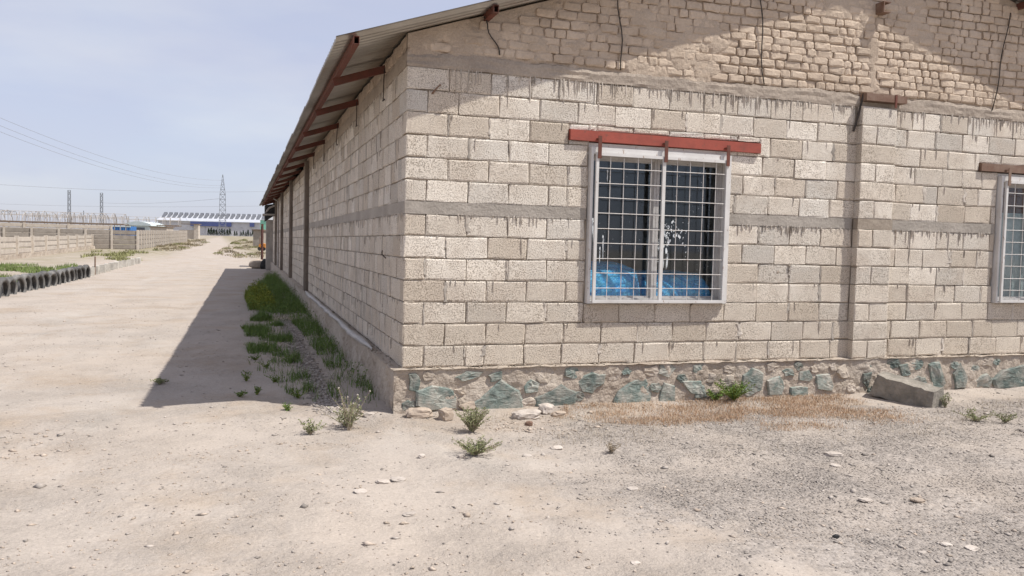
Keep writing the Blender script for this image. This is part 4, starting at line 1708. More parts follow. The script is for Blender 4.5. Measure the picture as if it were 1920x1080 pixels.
# dry orange grass in front of the plinth
poly = [(1.62, -.55), (1.75, -.16), (2.6, -.14), (3.8, -.14), (5.1, -.4), (5.05, -.75), (4.7, -1.15), (3.9, -1.0), (3.1, -1.05), (2.3, -.75)]
x, y = scatter([(1.3, -.6), (1.6, -.12), (5.5, -.12), (5.3, -1.3), (4.4, -1.6), (2.6, -1.4)], 70000)
dn = 1.05 + 1.4 * fbm(x * 1.5, y * 2.2, 111, 4) - 1.0 * np.clip(-y - .38 - .22 * np.sin(x * 1.1 - 1.6), 0, 2) - 1.2 * np.clip(1.9 - x, 0, 1) - 1.2 * np.clip(x - 4.7, 0, 1)
k = RNG.random(len(x)) < np.clip(dn, 0, 1) ** 1.6
x, y = x[k], y[k]
P1 = blades(x, y, RNG.uniform(.012, .05, len(x)), .0042, 1.7, 3)
tag(obj('dry_grass', big_mesh('dry_grass', *P1), MAT['dry']), 'short orange-brown dry grass along the foot of the plinth', 'dry grass', None, 'stuff')
# greyish straw stems, sparse
polyS = [(.3, -1.2), (.8, -.3), (1.7, -.3), (2.6, -.9), (3.6, -1.1), (5.6, -1.0), (7.5, -.4), (7.0, -1.6), (4.2, -2.0), (2.2, -2.2), (.8, -2.0)]
x, y = scatter(polyS, 9000)
k = RNG.random(len(x)) < np.clip(.35 + 2.2 * fbm(x * 1.7, y * 2.2, 113, 4), 0, 1) * .75
x, y = x[k], y[k]
P1 = blades(x, y, RNG.uniform(.015, .075, len(x)), .0038, 1.8, 3)
tag(obj('dry_stems', big_mesh('dry_stems', *P1), MAT['straw']), 'sparse grey-brown dry stems standing in the gravel', 'dry stems', None, 'stuff')


def lump_small(q, r):
    m = MB()
    t = (1 + 5 ** .5) / 2
    ico = [(-1, t, 0), (1, t, 0), (-1, -t, 0), (1, -t, 0), (0, -1, t), (0, 1, t), (0, -1, -t), (0, 1, -t), (t, 0, -1), (t, 0, 1), (-t, 0, -1), (-t, 0, 1)]
    fc_ = [(0, 11, 5), (0, 5, 1), (0, 1, 7), (0, 7, 10), (0, 10, 11), (1, 5, 9), (5, 11, 4), (11, 10, 2), (10, 7, 6), (7, 1, 8), (3, 9, 4), (3, 4, 2), (3, 2, 6), (3, 6, 8), (3, 8, 9), (4, 9, 5), (2, 4, 11), (6, 2, 10), (8, 6, 7), (9, 8, 1)]
    return m.add([tuple(q[k] + v[k] / 1.9 * r * random.uniform(.6, 1.2) for k in range(3)) for v in ico], fc_)


def weed(px, py, h, r, nst, mat, label, name='weed', leaf=.03, flowers=False, group=None, loc=None, lean=.5, dens=22):
    """small plant: stems that fork, and leaves set along them"""
    g = loc if loc is not None else on_ground(px, py)
    z = gz(g[0], g[1])
    root = empty(name, (g[0], g[1], z), label, 'plant', group)
    st = MB()
    cs, ds = [], []
    fl = []
    for i in range(nst):
        a = random.uniform(0, 6.283)
        hh = h * random.uniform(.55, 1.0)
        rr = r * random.uniform(.25, 1.0)
        pts = []
        for s in range(5):
            t = s / 4
            pts.append((rr * math.cos(a) * t ** 1.2 + random.gauss(0, .006), rr * math.sin(a) * t ** 1.2 + random.gauss(0, .006), hh * t))
        st.tube(pts, .0035, 4, .0015, False)
        for k in range(dens):
            t = random.uniform(.12, 1)
            s = min(3, int(t * 4))
            q = Vector(pts[s]).lerp(Vector(pts[s + 1]), t * 4 - s)
            dv = Vector((random.gauss(0, 1), random.gauss(0, 1), random.gauss(.5, .6))).normalized()
            cs.append(q + dv * leaf * .55)
            ds.append(dv)
        if flowers and i % 2 == 0:
            fl.append(pts[-1])
    obj('stem', st, MAT['straw' if mat in ('leafd', 'straw') else 'leafy'], root)
    c = np.array([tuple(q) for q in cs])
    d = np.array([tuple(q) for q in ds])
    V_, F_ = leaves(c, d, RNG.uniform(.6, 1.3, len(c)) * leaf, leaf * .38)
    obj('foliage', big_mesh('foliage', V_, F_), MAT[mat], root)
    if fl:
        for q in fl:
            obj('flower_head', lump_small(q, .009), MAT['white_stone'], root)
    return root


weed(655, 806, .38, .18, 16, 'leafd', 'tall green weed with pale flower heads at the building corner', 'tall_weed', .018, True, dens=34)
weed(650, 800, .19, .20, 26, 'leafd', 'dense low green weed at the root of the tall flowering weed', 'low_weed', .028)
weed(581, 816, .13, .13, 10, 'leafd', 'small olive weed in the sun, left of the tall flowering weed', 'low_weed', .028)
weed(886, 812, .22, .17, 60, 'leafd', 'pale green shrub before the stones, the upper of two', 'small_shrub', .019, dens=44)
weed(889, 858, .12, .22, 50, 'leafd', 'pale green shrub spreading low in the dirt, the lower of two', 'small_shrub', .018, dens=40)
weed(1375, 757, .22, .26, 46, 'leafg', 'bright green bush against the slate plinth under the window', 'green_bush', .022, dens=46)
weed(1340, 756, .13, .15, 16, 'leafg', 'low green tuft just left of the bright green bush', 'green_tuft', .028)
weed(1145, 852, .10, .08, 9, 'straw', 'small dark dry sprig standing in the gravel before the dry grass', 'dry_sprig', .022)
weed(1772, 764, .16, .07, 8, 'leafd', 'thin olive weed just right of the leaning concrete slab', 'thin_weed', .025)
weed(1830, 790, .10, .22, 18, 'leafd', 'low olive weed in the gravel near the right edge', 'low_weed', .024)
weed(1885, 795, .11, .14, 12, 'leafd', 'low olive weed at the very right edge of the gravel', 'low_weed', .024)
weed(300, 719, .06, .13, 14, 'leafd', 'small weed alone on the dirt road at the edge of the shadow', 'low_weed', .028)
SHW = 'small weeds in the shaded strip'
for i, (px, py, h, r) in enumerate([(462, 712, .14, .09), (515, 716, .09, .13), (450, 742, .07, .08), (482, 738, .09, .05), (470, 628, .10, .12), (472, 650, .07, .1), (455, 617, .08, .08), (500, 690, .10, .14), (540, 770, .06, .1), (498, 655, .10, .09), (478, 674, .06, .1), (560, 745, .10, .12)]):
    weed(px, py, h, r, 9, 'leafg', 'small dark weed in the shade of the building, %s from the sunlit edge' % ORD[i], 'shade_weed', .026, False, SHW, dens=14)

# ================================================================== LEFT SIDE: TYRES, KERB, FENCES
def tyre_mesh(ro, ri, w):
    """tyre standing on its tread, axis along X; profile swept round"""
    prof = [(ri, -w * .30), (ri + .02, -w * .42), ((ro + ri) / 2, -w * .5), (ro - .05, -w * .47), (ro - .012, -w * .36), (ro, -w * .12), (ro, w * .12), (ro - .012, w * .36),
            (ro - .05, w * .47), ((ro + ri) / 2, w * .5), (ri + .02, w * .42), (ri, w * .30), (ri + .03, w * .22), (ro - .06, w * .3), (ro - .06, -w * .3), (ri + .03, -w * .22)]
    n, k = 36, len(prof)
    mb = MB()
    for i in range(n):
        a = 2 * math.pi * i / n
        for r, x in prof:
            rr = r - (.008 if (i % 2 and r > ro - .02) else 0)
            mb.v.append((x, rr * math.cos(a), rr * math.sin(a)))
    for i in range(n):
        for j in range(k):
            mb.f.append((i * k + j, i * k + (j + 1) % k, ((i + 1) % n) * k + (j + 1) % k, ((i + 1) % n) * k + j))
    me = mb.mesh('tyre')
    me.materials.append(MAT['tyre'])
    me.polygons.foreach_set('use_smooth', [True] * len(me.polygons))
    return me


TM = [tyre_mesh(.335, .205, .18), tyre_mesh(.325, .20, .19), tyre_mesh(.345, .215, .17)]
a, b = on_ground(2, 556), on_ground(160, 521)
NT = 16
for i in range(-1, NT):
    t = i / (NT - 1)
    q = a + (b - a) * t
    x, y = q[0] + random.gauss(0, .02), q[1]
    o = bpy.data.objects.new('tyre', TM[i % 3])
    o.location = (x, y, gz(x, y) + .15 + random.gauss(0, .012))
    o.rotation_euler = (0, random.gauss(0, .05), random.gauss(-.20, .06))
    link(o)
    j = NT - 1 - i
    tag(o, 'half-buried black tyre in the roadside row, %s from its far end' % ORD[j], 'tyre', 'tyres set along the road')
a, b = on_ground(168, 517), on_ground(257, 494)
NK = 12
for i in range(NK):
    q = a + (b - a) * ((i + .0) / (NK - 1))
    mb = MB()
    L_, H_, T_ = .46, .40, .26
    mb.prism([(-T_ / 2, 0), (T_ / 2, 0), (T_ / 2, H_), (-T_ / 2 + .07, H_), (-T_ / 2, H_ - .08)][::-1], lambda p, r: (p, -L_ / 2, r), lambda p, r: (p, L_ / 2, r))
    o = obj('kerbstone', mb, MAT['kerb'], loc=(q[0] + random.gauss(0, .04), q[1], gz(q[0], q[1]) - .06))
    o.rotation_euler = (random.gauss(0, .04), random.gauss(0, .05), random.gauss(.0, .09) + .04)
    tag(o, 'whitish kerbstone in the row beyond the tyres, %s from the tyres' % ORD[i], 'kerbstone', 'kerbstones beyond the tyres')
g = on_ground(178, 515)
tag(obj('marker_stake', MB().tube([(0, 0, -.1), (.01, 0, .75)], .03, 6), MAT['oldsteel'], loc=(g[0], g[1], gz(g[0], g[1]))), 'thin brown stake standing beside the first kerbstones', 'stake')


def fence(name, p0, p1, height, nb, span, label, mat, boards_as_parts=True, post_w=.20, zoff=0.0, group=None, yb=-.05, pmat='fence2'):
    """precast fence from p0 to p1 with posts and stacked boards"""
    p0, p1 = Vector((p0[0], p0[1], 0)), Vector((p1[0], p1[1], 0))
    d = p1 - p0
    n = max(1, round(d.length / span))
    u = d / n
    root = empty(name, (p0.x, p0.y, gz(p0.x, p0.y)), label, 'fence', group, math.atan2(d.y, d.x))
    s = u.length
    z00 = gz(p0.x, p0.y)
    bm_ = MB().box(-s / 2 + post_w / 2 - .02, s / 2 - post_w / 2 + .02, -.03, .03, .022, height / nb - .022).box(-s / 2 + post_w / 2 + .05, s / 2 - post_w / 2 - .05, -.045, .045, .07, height / nb - .07).mesh('board')
    bm_.materials.append(MAT[mat])
    pm = MB().box(-post_w / 2, post_w / 2, -post_w / 2, post_w / 2, -.3, height + .06).mesh('post')
    pm.materials.append(MAT[pmat])
    joined = MB()
    for i in range(n + 1):
        q = p0 + u * i
        z = gz(q.x, q.y) - z00 + zoff
        o = bpy.data.objects.new('post', pm)
        o.location = (s * i, 0, z)
        link(o, root)
        if i == n:
            break
        q2 = p0 + u * (i + .5)
        z = gz(q2.x, q2.y) - z00 + zoff
        for k in range(nb):
            if boards_as_parts:
                o = bpy.data.objects.new('board', bm_)
                o.location = (s * (i + .5), yb + random.gauss(0, .006), z + k * height / nb)
                link(o, root)
            else:
                joined.add([(v.co.x + s * (i + .5), v.co.y, v.co.z + z + k * height / nb) for v in bm_.vertices], [tuple(p.vertices) for p in bm_.polygons])
    if not boards_as_parts:
        tag(obj('boards', joined, MAT[mat], root), kind='stuff')
    return root


C1 = on_ground(258, 468)
left = on_plane(-45, 470, 1, C1[1])
fence('panel_fence', (C1[0], C1[1]), (left[0], C1[1]), 1.92, 4, 2.25, 'grey precast concrete panel fence facing the camera behind the low pale wall', 'fence')
far = on_plane(343, 450, 0, C1[0])
fence('panel_fence', (C1[0], C1[1] + .2), (C1[0] + .6, min(far[1], C1[1] + 75)), 1.92, 4, 2.25, 'precast panel fence receding along the track from the fence corner', 'fence', False)
C2 = on_plane(173, 468, 1, C1[1] - .35)
fence('low_wall', (C2[0], C2[1]), (C2[0] + .9, 38), 1.1, 3, 4.4, 'low pale block wall with posts running towards the camera at left', 'fence2', True, .22, .28)
# rough footing under the low wall
n_ = 60
ft = MB()
ft2 = rough(38, C2[1], -.3, .30, .15, lambda U, V, D: (C2[0] + .9 + (U - 38) / (C2[1] - 38) * (-.9) + D, U, V + .0 + np.clip(U - 46, 0, 300) ** 2 / (np.clip(U - 46, 0, 300) + 12) * .0085), .22, .10, 1.4, 131)
ft.add(ft2.v, ft2.f)
ft3 = MB()
for i in range(40):
    y0 = 38 + (C2[1] - 38) * i / 40
    y1 = 38 + (C2[1] - 38) * (i + 1) / 40
    xx = C2[0] + .9 - .9 * (i + .5) / 40
    ft.box(xx - .2, xx + .16, y0, y1, -.3, float(terrain(0, (y0 + y1) / 2)) + .285)
tag(obj('stone_footing', ft, MAT['plinth']), 'rough rubble footing under the low pale wall', 'footing')
bk0 = on_plane(-40, 430, 1, C1[1] + 17)
bk1 = on_plane(209, 430, 1, C1[1] + 17)
fence('back_fence', (bk1[0], C1[1] + 17), (bk0[0], C1[1] + 17), 2.42, 5, 4.2, 'taller plain concrete fence standing behind the panel fence at left', 'fence2')

# field grass behind the tyres and on the bank
def ground_poly(pts):
    return [tuple(on_ground(*q)[:2]) for q in pts]


x, y = scatter([(-7.6, 14), (-7.5, 27), (-8.0, 31), (-9.0, 36), (-13, 34), (-16, 24), (-15, 14)], 30000)
k = fbm(x * .5, y * .35, 121, 3) > -.10
x, y = x[k], y[k]
P1 = blades(x, y, RNG.uniform(.05, .17, len(x)), .03, .7)
tag(obj('field_grass', big_mesh('field_grass', *P1), MAT['grass']), 'green grass growing behind the row of tyres', 'grass', None, 'stuff')
poly = ground_poly([(150, 488), (175, 476), (230, 472), (290, 480), (270, 489), (230, 494)])
x, y = scatter(poly, 9000)
k = fbm(x * .6, y * .25, 123, 4) > .02
x, y = x[k], y[k]
P1 = blades(x, y, RNG.uniform(.06, .26, len(x)), .06, .9)
tag(obj('bank_grass', big_mesh('bank_grass', *P1), MAT['scrubg']), 'olive grass on the low bank before the panel fence', 'grass', None, 'stuff')


def bush_mesh(r, h, n, leaf, seed):
    c = RNG.normal(0, 1, (n, 3))
    c /= np.linalg.norm(c, axis=1, keepdims=True)
    rad = RNG.uniform(.35, 1, n) ** .5
    lob = 1 + .35 * np.sin(c[:, 0] * 4 + seed) * np.cos(c[:, 1] * 3 + seed * 2)
    q = c * (rad * lob)[:, None] * np.array([r, r * .8, h * .62])
    q[:, 2] = np.abs(q[:, 2]) + .02
    d = c + RNG.normal(0, .6, (n, 3))
    d /= np.linalg.norm(d, axis=1, keepdims=True)
    V_, F_ = leaves(q, d, leaf * RNG.uniform(.6, 1.3, n), leaf * .45)
    return big_mesh('foliage', V_, F_)


BMS = [bush_mesh(.9, .8, 420, .17, i) for i in range(5)]


def bush(px, py, s, mat, label, group):
    g = on_ground(px, py)
    root = empty('scrub_bush', (g[0], g[1], gz(g[0], g[1])), label, 'bush', group, random.uniform(0, 6))
    me = random.choice(BMS)
    o = bpy.data.objects.new('foliage', me)
    if not me.materials:
        me.materials.append(MAT['scrub'])
    o.scale = (s * random.uniform(.8, 1.3), s * .9, s * random.uniform(.4, .8))
    link(o, root)
    o.material_slots[0].link = 'OBJECT'
    o.material_slots[0].material = MAT[mat]
    m = MB()
    for k in range(5):
        a = random.uniform(0, 6.28)
        m.tube([(0, 0, 0), (.3 * s * math.cos(a), .3 * s * math.sin(a), .45 * s)], .02, 4, .008, False)
    obj('stem', m, MAT['bark'], root)
    return root


RB = [(410, 476, .55), (432, 474, .7), (450, 480, .75), (470, 478, .6), (486, 476, .6), (425, 467, .8), (446, 466, .9), (462, 462, .9), (480, 465, .9), (440, 458, 1.0), (470, 456, 1.1), (456, 452, 1.2)]
for i, (px, py, s) in enumerate(RB):
    bush(px, py, s, 'scrubg' if i % 3 != 1 else 'scrub', 'low scrub bush on the verge beyond the building shadow, %s counting away from the camera' % ORD[i], 'scrub on the right verge')
LB = [(292, 470, .5), (310, 468, .6), (328, 467, .7), (345, 466, .7), (300, 463, .8), (318, 461, .9), (336, 459, .9), (352, 460, .9), (368, 461, .8), (330, 455, 1.0), (350, 453, 1.1), (370, 453, 1.1), (385, 455, .9), (362, 448, 1.2)]
for i, (px, py, s) in enumerate(LB):
    bush(px, py, s, 'scrub' if i % 3 else 'scrubg', 'dry brown scrub bush along the receding fence, %s counting away from the camera' % ORD[i], 'scrub along the receding fence')
poly = ground_poly([(396, 478), (425, 462), (440, 452), (480, 452), (496, 470), (494, 484), (440, 484)])
x, y = scatter(poly, 7000)
k = fbm(x * .5, y * .2, 126, 4) > .0
x, y = x[k], y[k]
P1 = blades(x, y, RNG.uniform(.06, .22, len(x)), .07, 1.0)
poly = ground_poly([(270, 474), (300, 460), (330, 452), (385, 448), (388, 458), (340, 470)])
x, y = scatter(poly, 8000)
k = fbm(x * .4, y * .2, 127, 3) > -.1
P2 = blades(x[k], y[k], RNG.uniform(.06, .22, k.sum()), .07, 1.0)
tag(obj('verge_scrub', cat_mesh('verge_scrub', [P1, P2]), MAT['scrub']), 'dry low scrub covering the verges of the far track', 'scrub', None, 'stuff')
tag(lump('boulder', (-.75, 39.2, -.05), (.9, .8, .55), MAT['stone'], .15, 3, 5, 1.6, .8), 'brownish boulder on the road at the far corner of the building', 'boulder')
tag(lump('boulder', (-.25, 38.6, -.05), (.7, .6, .6), MAT['black'], .15, 3, 6, 1.6, .8), 'blackish lump beside the boulder at the far corner of the building', 'boulder')

# ================================================================== FAR BACKGROUND
# greenhouse frames: arches on a gutter
def greenhouse(name, y0, pxa, pxb, zg, rise, depth, step, label):
    xa = on_plane(pxa, 420, 1, y0)[0]
    xb = on_plane(pxb, 420, 1, y0)[0]
    z0 = gz((xa + xb) / 2, y0)
    root = empty(name, (xa, y0, z0), label, 'greenhouse', 'bare greenhouse frames')
    Lx = xb - xa
    obj('gutter', MB().box(0, Lx, -.10, .10, zg - .14, zg + .06), MAT['gutter'], root)
    obj('gutter', MB().box(0, Lx, depth - .10, depth + .10, zg - .14, zg + .06), MAT['gutter'], root)
    am = MB()
    pts = [(0, depth / 2 - depth / 2 * math.cos(t), zg + rise * math.sin(t)) for t in np.linspace(0, math.pi, 11)]
    am.tube(pts, .035, 5)
    am.tube([(0, 0, zg), (0, depth, zg)], .03, 4)
    for f in (.25, .5, .75):
        t = math.acos(1 - 2 * f)
        am.tube([(0, depth * f, zg), (0, depth * f, zg + rise * math.sin(t))], .03, 4)
    am = am.mesh('arch')
    am.materials.append(MAT['hoop'])
    pm = MB().box(-.05, .05, -.05, .05, -.3, zg - .1).mesh('post')
    pm.materials.append(MAT['hoop'])
    n = int(Lx / step)
    for i in range(n + 1):
        o = bpy.data.objects.new('arch', am)
        o.location = (i * step, 0, random.gauss(0, .05))
        o.rotation_euler = (0, random.gauss(0, .03), random.gauss(0, .05))
        link(o, root)
        if i % 2 == 0:
            for d in (0, depth):
                o = bpy.data.objects.new('post', pm)
                o.location = (i * step, d, 0)
                link(o, root)
    for f in (.12, .5, .88):
        t = math.acos(1 - 2 * f)
        obj('ridge_pipe', MB().tube([(0, depth * f, zg + rise * math.sin(t)), (Lx, depth * f, zg + rise * math.sin(t))], .03, 4), MAT['hoop'], root)


greenhouse('greenhouse_frame', C1[1] + 52, -30, 232, 2.75, 1.65, 6.4, .85, 'bare arched greenhouse frame with brown gutter behind the fences at left')
greenhouse('greenhouse_frame', C1[1] + 86, 40, 336, 2.9, 1.6, 6.4, 1.3, 'farther bare greenhouse frame reaching towards the white factory')

# blue container and pale shed
def base_at(px, depth):
    d = ray(px, 440)
    q = CAM + d * depth
    return np.array([q[0], q[1], gz(q[0], q[1])])


b = base_at(224, 152)
cr = empty('blue_container', b, 'blue ribbed container showing over the panel fence', 'container', None, -YAW)
cw_, ch_ = 4.1, float(at(224, 424, 152)[2] - b[2])
obj('body', MB().box(-cw_ / 2, cw_ / 2, 0, 2.4, 0, ch_), MAT['bluebox'], cr)
for i in range(11):
    x = -cw_ / 2 + .15 + i * (cw_ - .3) / 10
    obj('rib', MB().box(x - .09, x + .09, -.09, .001, .1, ch_ - .18), MAT['bluebox'], cr)
obj('top_rail', MB().box(-cw_ / 2 - .02, cw_ / 2 + .02, -.12, .05, ch_ - .16, ch_ + .02), MAT['shed'], cr)
b = base_at(259, 160)
sh = empty('pale_shed', b, 'pale grey shed with low rounded roof beside the blue container', 'shed', None, -YAW)
sw = 5.0
e_ = float(at(259, 423, 160)[2] - b[2])
t_ = float(at(259, 415.5, 160)[2] - b[2])
obj('wall', MB().box(-sw / 2, sw / 2, 0, 6, 0, e_), MAT['shed'], sh)
arc = [(-sw / 2 - .1, e_)] + [(-sw / 2 + sw * i / 10, e_ + .05 + (t_ - e_) * math.sin(math.pi * (.12 + .76 * i / 10))) for i in range(11)] + [(sw / 2 + .1, e_)]
obj('roof', MB().prism(arc, lambda a, c: (a, -.3, c), lambda a, c: (a, 6.3, c)), MAT['shed'], sh)
obj('door', MB().box(-.9, 1.3, -.03, .02, .05, e_ - .35), MAT['darkglass'], sh)
b = base_at(297, 150)
hs = empty('mud_hut', b, 'small beige mud hut behind the receding fence', 'hut', None, -YAW)
hh = float(at(297, 426, 150)[2] - b[2])
obj('wall', MB().box(-1.5, 1.5, 0, 3, 0, hh), MAT['fence2'], hs)
obj('roof', MB().box(-1.7, 1.7, -.2, 3.2, hh, hh + .14), MAT['gutter'], hs)
b = base_at(365, 190)
gp = empty('gate_porch', b, 'beige gate pillar with dark flat canopy at the end of the receding fence', 'gate', None, -YAW)
hh = float(at(365, 421, 190)[2] - b[2])
obj('pillar', MB().box(-.2, .85, 0, 1, -.2, hh), MAT['fence2'], gp)
obj('canopy', MB().box(-3.0, 1.0, -.2, 1.4, hh, hh + .16), MAT['gutter'], gp)
obj('wall', MB().box(-3.8, -.2, .3, .6, -.2, hh * .62), MAT['fence2'], gp)

# white factory
D = 355.0
b = base_at(392, D)
fc = empty('factory', b, 'long white factory hall with blue fascia and a row of grey roof monitors', 'factory', None, -YAW)
k_ = D / FPX
fx = lambda px: (px - 392) * k_
hz = lambda px: 436.2 + .02418 * px
eav = lambda px: float(at(px, 0, D)[2] * 0) + (hz(px) - (412 + (px - 300) * .045)) * k_ + CAM[2] - b[2]
HE = eav(400)
x0_, x1_ = fx(296), fx(492)
obj('wall', MB().box(x0_, x1_, 0, 30, -3, HE), MAT['facw'], fc)
rf = obj('roof', MB().prism([(-.6, HE - .05), (-.6, HE + .25), (9, HE + 3.6), (21, HE + 3.6), (30, HE)][::-1], lambda a, c: (x0_ - .5, a, c), lambda a, c: (x1_ + .5, a, c)), MAT['facr'], fc)
obj('fascia', MB().box(fx(358), fx(434), -.75, -.05, HE - 1.9, HE - .02), MAT['facb'], fc)
obj('fascia', MB().box(fx(469), fx(477), -.75, -.05, HE - 1.7, HE - .02), MAT['facb'], fc)
for i in range(20):
    x = fx(299) + i * (fx(488) - fx(299)) / 19
    vm = MB().prism([(-.35, .2), (1.05, .2), (.35, 3.9), (-1.05, 3.9)][::-1], lambda a, c: (x + a, .7 + c * 1.7, HE + c * .98 + .2), lambda a, c: (x + a, 1.3 + c * 1.7, HE + c * .98 - .7))
    obj('roof_monitor', vm, MAT['vent'], rf)
for i in range(11):
    if i in (4, 8):
        continue
    x = fx(392) + i * (fx(430) - fx(392)) / 10
    w = obj('window', MB().box(x - .38, x + .38, -.06, .02, HE - 4.3, HE - 3.4), MAT['darkglass'], fc)
for i in range(5):
    x = fx(362) + i * 5.2
    obj('column', MB().box(x - .1, x + .1, -.25, -.01, -1, HE - 1.9), MAT['facr'], fc)

# conifers in front of the factory
def conifer_mesh(h, r, seed):
    n = 260
    t = RNG.random(n) ** .8
    a = RNG.random(n) * 6.283
    rr = r * (1 - t) ** .8 * RNG.uniform(.35, 1.05, n) * (1 + .2 * np.sin(t * 30 + seed))
    c = np.stack([rr * np.cos(a), rr * np.sin(a), .12 * h + t * .88 * h], -1)
    d = np.stack([np.cos(a), np.sin(a), RNG.uniform(-.3, .6, n)], -1)
    d /= np.linalg.norm(d, axis=1, keepdims=True)
    V_, F_ = leaves(c, d, .42, .2)
    me = big_mesh('crown', V_, F_)
    me.materials.append(MAT['pine'])
    return me


CM = [conifer_mesh(2.9, .62, i) for i in range(4)]
TR = MB().tube([(0, 0, -.2), (0, 0, 2.2)], .06, 5, .02).mesh('trunk')
TR.materials.append(MAT['bark'])
cpx = [391, 396, 401, 406, 411, 416, 421, 426, 431, 440, 444, 452, 456, 461, 465, 470, 474]
for i, px in enumerate(cpx):
    b = base_at(px, D - 9)
    s = random.uniform(.75, 1.2) * (1.0 if px < 435 else .85)
    root = empty('conifer', b, 'small dark conifer in front of the white factory, %s from the left' % ORD[i], 'tree', 'conifers before the factory', random.uniform(0, 6))
    for nm, me in (('crown', CM[i % 4]), ('trunk', TR)):
        o = bpy.data.objects.new(nm, me)
        o.scale = (s, s, s)
        link(o, root)

# sheds at the far right of the track
b = base_at(495, 118)
g1 = empty('mint_shed', b, 'mint green metal box building peeking out past the far corner', 'shed', None, -YAW)
hh = float(at(494, 413, 118)[2] - b[2])
obj('wall', MB().box(-.55, 1.6, 0, 4, 0, hh), MAT['green'], g1)
obj('roof', MB().box(-.62, 1.7, -.1, 4.1, hh, hh + .08), MAT['shed'], g1)
b = base_at(484, 108)
g2 = empty('brown_shed', b, 'low brown shed with dark flat roof before the mint green box', 'shed', None, -YAW)
hh = float(at(484, 432, 108)[2] - b[2])
obj('wall', MB().box(-.65, .5, 0, 2.5, 0, hh), MAT['fence'], g2)
obj('roof', MB().box(-.8, .7, -.2, 2.7, hh, hh + .14), MAT['gutter'], g2)
b = base_at(492, 92)
g3 = empty('orange_barrow', b, 'orange machine standing on the verge by the far corner', 'machine', None, -YAW)
obj('body', MB().prism([(-.32, .25), (.35, .25), (.42, .75), (.1, .85), (-.32, .7)][::-1], lambda a, c: (a, -.25, c), lambda a, c: (a, .3, c)), MAT['orange'], g3)
obj('mast', MB().box(-.30, -.24, -.05, .05, 0, 1.5), MAT['oldsteel'], g3)
for x in (-.25, .25):
    obj('wheel', MB().tube([(x, -.3, .22), (x, -.2, .22)], .2, 12), MAT['black'], g3)
b = np.array([-.42, BL + 5.2, 0])
g4 = empty('rusty_gate', b, 'rusty brown gate leaf seen edge-on past the far corner', 'gate')
obj('leaf', MB().box(-.02, .02, -1.5, .3, .15, 2.45), MAT['rust'], g4)
for z in (.2, 1.2, 2.35):
    obj('rail', MB().box(-.05, -.021, -1.5, .3, z, z + .07), MAT['rust'], g4)
obj('post', MB().box(-.07, .07, .32, .46, -.2, 2.5), MAT['rust'], g4)


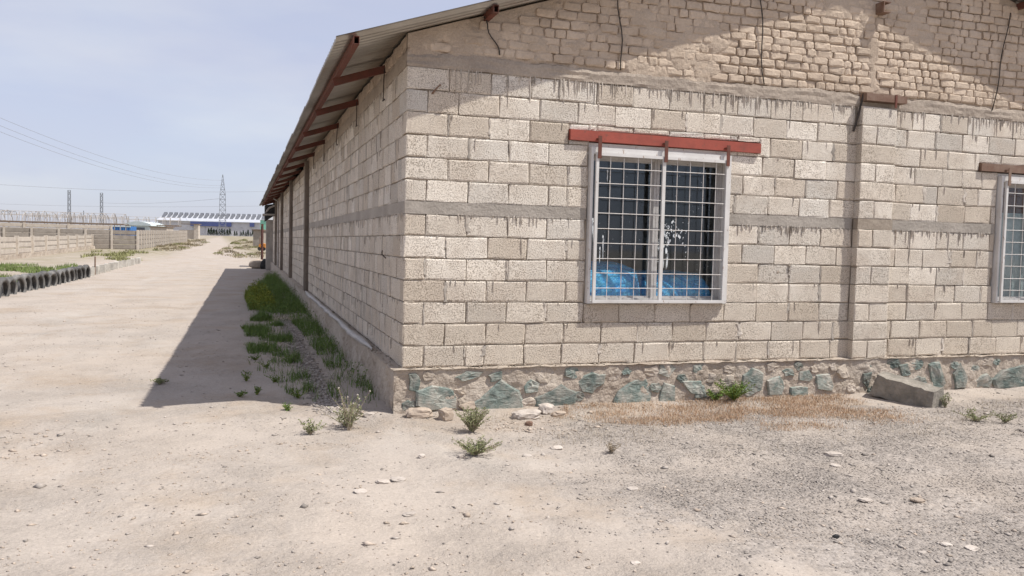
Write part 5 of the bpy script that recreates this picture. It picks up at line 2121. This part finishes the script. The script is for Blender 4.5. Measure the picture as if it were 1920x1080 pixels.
# pylons
def pylon(px, depth, top_py, wb, ww, wt, waist, label, arms=(), name='pylon', bays=9):
    b = base_at(px, depth)
    H = float(at(px, top_py, depth)[2] - b[2])
    root = empty(name, b, label, 'pylon', 'steel lattice pylons', -YAW + .35)
    zw = H * waist

    def hw(z):
        return (wb + (ww - wb) * z / zw) / 2 if z < zw else (ww + (wt - ww) * (z - zw) / (H - zw)) / 2
    t = .16 * depth / 330
    cs = [(-1, -1), (1, -1), (1, 1), (-1, 1)]
    for sx, sy in cs:
        m = MB().bar((sx * hw(-.5), sy * hw(-.5), -.5), (sx * hw(zw), sy * hw(zw), zw), t).bar((sx * hw(zw), sy * hw(zw), zw), (sx * hw(H), sy * hw(H), H), t)
        obj('leg', m, MAT['steel'], root)
    m = MB()
    zs = list(np.linspace(0, zw, bays)) + list(np.linspace(zw, H, 5))[1:]
    for i in range(len(zs) - 1):
        a, c = zs[i], zs[i + 1]
        for k in range(4):
            p, q = cs[k], cs[(k + 1) % 4]
            m.bar((p[0] * hw(a), p[1] * hw(a), a), (q[0] * hw(c), q[1] * hw(c), c), t * .55)
            m.bar((q[0] * hw(a), q[1] * hw(a), a), (p[0] * hw(c), p[1] * hw(c), c), t * .55)
            m.bar((p[0] * hw(c), p[1] * hw(c), c), (q[0] * hw(c), q[1] * hw(c), c), t * .6)
    obj('bracing', m, MAT['steel'], root)
    for z, l in arms:
        m = MB()
        for s in (-1, 1):
            m.bar((0, s * hw(z), z), (l, 0, z + .3), t * .8).bar((0, s * hw(z + 1.4), z + 1.4), (l, 0, z + .3), t * .8)
            for f in (.3, .6, .85):
                m.bar((l * f, s * hw(z) * (1 - f), z + .3 * f), (l * f, s * hw(z) * (1 - f), z + 1.4 - 1.1 * f), t * .5)
        obj('arm', m, MAT['steel'], root)
    return root, b, H


pyl, pb, pH = pylon(417, 318, 328, 2.7, 2.0, .15, .68, 'grey lattice pylon with pointed top in front of the white factory')
p2 = pylon(130, 560, 357, 2.3, 1.7, 1.5, .45, 'flat-topped lattice pylon, left of two far ones over the greenhouse frames', bays=5)
p3 = pylon(190.5, 560, 362, 2.5, 1.6, 1.5, .45, 'flat-topped lattice pylon, right of two far ones over the greenhouse frames', bays=5)
p4 = pylon(-26, 270, 360, 2.4, 1.6, .3, .7, 'lattice pylon at the left edge with only its arm in view', arms=((float(at(-26, 397, 270)[2] - base_at(-26, 270)[2]), 8.2),), bays=7)
b = base_at(157, 420)
obj_ = tag(obj('utility_pole', MB().tube([(0, 0, -.3), (0, 0, float(at(157, 395, 420)[2] - b[2]))], .28, 6, .2), MAT['steel'], loc=tuple(b)), 'short dark pole standing between the two far pylons', 'pole')


# overhead lines
def span(a, b, sag, r, label):
    a, b = np.array(a), np.array(b)
    pts = [a + (b - a) * t - np.array([0, 0, 4 * sag * t * (1 - t)]) for t in np.linspace(0, 1, 24)]
    return cable('power_line', pts, r, MAT['cable'], label, 'power line', 'overhead power lines', 4)


for (y0, y1), lab in (((216, 338), 'upper of three power lines descending from the left to the pointed pylon'),
                      ((231, 348), 'middle of three power lines descending from the left to the pointed pylon'),
                      ((243, 352), 'lower of three power lines descending from the left to the pointed pylon')):
    span(at(-30, y0 - 8, 150), at(417, y1, 318), 3.2, .035, lab)
for (x0, y0, x1, y1, d0, d1), lab in (((-30, 344, 500, 359, 300, 340), 'faint nearly level power line, highest over the factory'),
                                      ((190, 380, 417, 372, 556, 322), 'faint power line rising from the right far pylon to the pointed pylon'),
                                      ((-30, 381, 500, 386, 500, 420), 'faint power line low above the greenhouse frames')):
    span(at(x0, y0, d0), at(x1, y1, d1), 1.2, .05, lab)
